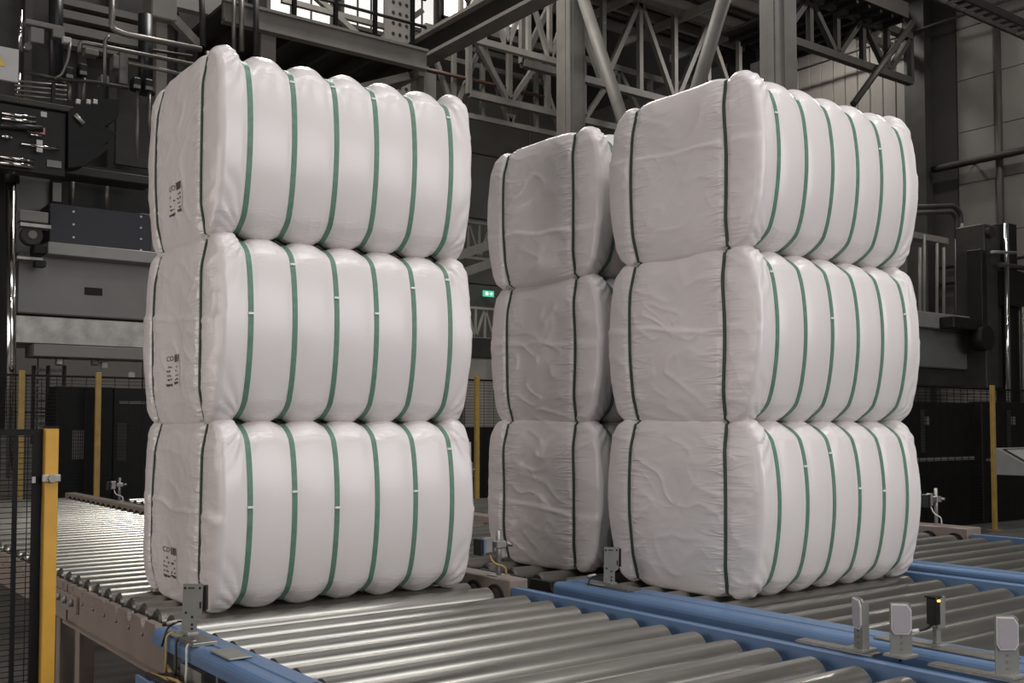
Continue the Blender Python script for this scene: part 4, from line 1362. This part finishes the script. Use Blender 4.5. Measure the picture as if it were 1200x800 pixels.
bale((MX + .02, MY - .02, Z2), R(-.6), 32, .06, 'white plastic-wrapped bale in the middle of the middle stack', G3)
bale((MX, MY, Z3), R(1.2), 33, -.14, 'white plastic-wrapped bale on top of the middle stack', G3, top=1.0)

# ------------------------------------------------------------------ near safety fence and gate post
t = fence_panel(-.9, 1.20, 5.36, .12, 1.685, .0255, .0035, .12, 'black wire fence panel with a bright yellow post at the left edge', (), bars=((1.18, .04), (1.085, .018)))
p = MB().box(1.203, 5.30, 0, 1.263, 5.36, 1.69, .004).build('post', 'yellow_paint', t, 'bright yellow square post')
MB().box(1.201, 5.298, 1.69, 1.265, 5.362, 1.70).build('post_cap', 'black_paint', p)
MB().box(1.16, 5.2, 0, 1.31, 5.46, .012).build('foot_plate', 'yellow_paint', p)
cl = MB().box(1.19, 5.288, 1.435, 1.272, 5.30, 1.47, .003).build('panel_clip', 'galvanised', t)
MB().rod((1.233, 5.275, 1.452), (1.233, 5.288, 1.452), .020, 6).build('clip_bolt', 'shaft_steel', cl)
MB().box(1.155, 5.335, 1.43, 1.17, 5.345, 1.46).build('panel_clip', 'galvanised', t)


# ------------------------------------------------------------------ sensors and reflectors
def plate_sensor(x, y, z, label, s=1.0, cable=True):
    """tall notched bracket plate with a black photo eye behind, plate facing the camera's left"""
    t = thing('sensor_bracket', (x, y, z), label, 'sensor')
    a = R(-38)
    ux, uy = math.cos(a), math.sin(a)
    def pl(pts, th, o=0.0):
        m = MB()
        nx, ny = -uy, ux
        k = len(pts)
        v = [(x + u * ux + nx * (o + e), y + u * uy + ny * (o + e), z + w) for e in (0, th) for u, w in pts]
        m.add(v, [tuple(range(k)), tuple(range(k, 2 * k))[::-1]] + [(i, i + k, (i + 1) % k + k, (i + 1) % k) for i in range(k)])
        return m
    w = .05 * s; h = .245 * s
    pt = pl([(-w, .02), (.022 * s, .02), (.022 * s, .09 * s), (.045 * s, .105 * s), (w, h), (-w * .9, h)], .005).build('plate', 'bracket_grey', t)
    hole = MB()
    for (u, v) in ((-.035, .225), (.035, .225), (-.03, .11), (.0, .09), (.0, .055), (.0, .035)):
        hole.v += []
        pp = pl([(u * s + .006 * math.cos(q), v * s + .006 * math.sin(q)) for q in [i * math.pi / 3 for i in range(6)]], .001, -.0012)
        hole.add(pp.v, pp.f)
    pp = pl([(-.02 * s, .222 * s), (.01 * s, .222 * s), (.01 * s, .228 * s), (-.02 * s, .228 * s)], .001, -.0012); hole.add(pp.v, pp.f)
    pp = pl([(.034 * s, .13 * s), (.042 * s, .13 * s), (.042 * s, .16 * s), (.034 * s, .16 * s)], .001, -.0012); hole.add(pp.v, pp.f)
    hole.build('hole', 'hole_shade', pt, kind='stuff')  # thin dark plates painted as shaded holes
    pl([(.02 * s, .12 * s), (w + .012, .12 * s), (w + .012, .235 * s), (.02 * s, .235 * s)], .03, .006).build('photo_eye', 'sensor_black', t)
    MB().box(x - .07, y - .03, z, x + .03, y + .16, z + .008, .002).box(x - .03, y - .03, z + .008, x + .02, y + .03, z + .022, .002).build('base', 'bracket_grey', t)
    MB().box(x - .075, y - .22, z - .004, x + .035, y - .02, z + .012, .002).build('base_rail', 'shaft_steel', t)
    if cable:
        MB().tube(bend([(x + .03, y + .02, z + .06), (x - .03, y + .10, z + .055), (x - .07, y + .12, z + .03), (x - .10, y + .10, z - .05)], .04), .005, 6).build('cable', 'cable_black', t)
        MB().rod((x - .03, y + .10, z + .055), (x - .065, y + .135, z + .045), .008, 8).build('plug', 'cable_white', t)
    return t


plate_sensor(1.675, 4.62, .764, 'grey sensor plate on the blue rail before the left stack', .95)
plate_sensor(4.17, 4.60, .764, 'grey sensor plate between the middle and right stacks', .92)


def reflector(x, y, z, ang, h, label, rail=True):
    t = thing('reflector', (x, y, z), label, 'reflector', 'reflectors on the blue rails')
    a = R(ang)
    ux, uy = math.cos(a), math.sin(a)
    nx, ny = uy, -ux
    def pl(pts, th, o=0.0):
        k = len(pts)
        m = MB()
        v = [(x + u * ux + nx * (o + e), y + u * uy + ny * (o + e), z + w) for e in (0, th) for u, w in pts]
        m.add(v, [tuple(range(k))[::-1], tuple(range(k, 2 * k))] + [(i, (i + 1) % k, (i + 1) % k + k, i + k) for i in range(k)])
        return m
    w = .044
    pt = pl([(-w, .012), (w, .012), (w, h - .012), (w - .012, h), (-w, h)], .006).build('plate', 'bracket_grey', t)
    pl([(w - .004, .012), (w, .012), (w, h - .012), (w - .004, h - .012)], .022, -.022).build('plate_lip', 'bracket_grey', t)
    b0 = h - .125
    pts = [(-w + .004, b0 + .02), (-w + .016, b0), (w - .016, b0), (w - .004, b0 + .02), (w - .004, h - .03), (w - .02, h - .006), (-w + .004, h - .004)]
    cx, cz = 0, (b0 + h) / 2
    rim = pl(pts, .007, .006).build('reflector_rim', 'reflector_rim', t)
    pl([(cx + (u - cx) * .90, cz + (v - cz) * .92) for u, v in pts], .003, .0125).build('lens', 'reflector', rim)
    hl = MB()
    for v in (.03, .055, .08):
        pp = pl([(.006 * math.cos(q), v + .006 * math.sin(q)) for q in [i * math.pi / 3 for i in range(6)]], .001, .0062)
        hl.add(pp.v, pp.f)
    hl.build('bolt', 'shaft_steel', pt, kind='stuff')
    MB().box(x - .05, y - .05, z, x + .05, y + .05, z + .012, .002).build('foot', 'bracket_grey', t)
    if rail: MB().box(x - .035, y - .08, z - .012, x + .035, y + .30, z, .002).build('mounting_rail', 'shaft_steel', t)
    return t


reflector(3.76, 2.63, .776, -122, .215, 'narrow edge-on reflector leftmost of those on the blue rail')
reflector(3.79, 2.46, .776, -36, .215, 'white reflector on a grey plate beside the edge-on one', False)
reflector(3.80, 2.03, .776, -36, .225, 'large white reflector cut by the right edge of the picture')

t = thing('photo_sensor', (4.13, 2.53, .764), 'black photo sensor with amber light on a grey bracket', 'sensor')
x, y, z = 4.13, 2.53, .764
MB().box(x - .02, y - .05, z, x + .05, y + .09, z + 0.0101, .002).box(x + .0, y - .02, z + 0.0101, x + .035, y + .0, z + 0.0840, .002).box(x - .005, y - .03, z + 0.0756, x + .055, y - .02, z + 0.2100, .002).build('bracket', 'bracket_grey', t)
e = MB().box(x - .045, y - .045, z + 0.0966, x - .006, y + .0, z + 0.2100, .004).build('sensor_body', 'sensor_black', t)
MB().box(x - .05, y - .05, z + 0.2100, x + .0, y + .005, z + 0.2167, .002).build('cap', 'sensor_black', e)
MB().box(x - .032, y - .052, z + 0.1949, x - .018, y - .044, z + 0.2033).build('indicator', 'led_amber', e)
MB().tube(bend([(x - .03, y - .02, z + 0.0966), (x - .04, y + .0, z + 0.0756), (x - .10, y + .06, z + 0.0588), (x - .13, y + .07, z + 0.0168), (x - .13, y + .07, z - .06)], .05), .0055, 6).build('cable', 'cable_black', t)
MB().rod((x - .06, y + .025, z + 0.0689), (x - .095, y + .055, z + 0.0605), .009, 8).build('plug', 'cable_white', t)
MB().box(x - .06, y - .35, z - .002, x + .06, y + .25, z + 0.0050, .002).build('mounting_rail', 'shaft_steel', t)


def pole_sensor(x, y, z, h, label, blue=False):
    t = thing('pole_sensor', (x, y, z), label, 'sensor')
    MB().rod((x, y, z), (x, y, z + h), .016, 12).build('pole', 'galvanised', t)
    MB().box(x - .05, y - .05, z, x + .05, y + .05, z + .008).build('foot', 'galvanised', t)
    cb = MB().box(x - .035, y - .035, z + h * .62, x + .035, y + .035, z + h * .78, .005).build('clamp', 'galvanised', t)
    MB().rod((x + .035, y - .02, z + h * .7), (x + .07, y - .045, z + h * .7), .014, 8).build('clamp_bolt', 'shaft_steel', cb)
    b = MB().box(x - .10, y + .0, z + h * .52, x - .04, y + .04, z + h * .86, .006).build('sensor_body', 'galvanised', t)
    MB().box(x - .115, y - .01, z + h * .5, x - .10, y + .05, z + h * .84, .003).build('lens', 'blue_paint' if blue else 'sensor_black', b)
    MB().box(x - .145, y - .01, z + h * .48, x - .118, y + .06, z + h * .84, .004).build('shroud', 'sensor_black', b)
    MB().tube(bend([(x - .06, y + .02, z + h * .52), (x - .05, y - .01, z + h * .3), (x + .03, y - .03, z + h * .2), (x + .035, y - .03, z)], .05), .007, 6).build('cable', 'cable_tan' if blue else 'cable_white', t)
    return t


pole_sensor(3.73, 5.12, .80, .27, 'sensor on a steel pole between the left and middle stacks', True)
pole_sensor(8.75, 5.30, .81, .33, 'sensor on a short steel pole right of the right stack')
pole_sensor(3.77, 12.9, .80, .28, 'small far sensor on a pole left of the left stack')
c = at_y(551, 545, 13.6)
pole_sensor(c.x, 13.6, 0, 1.45, 'far sensor pole in the gap beside the yellow post')
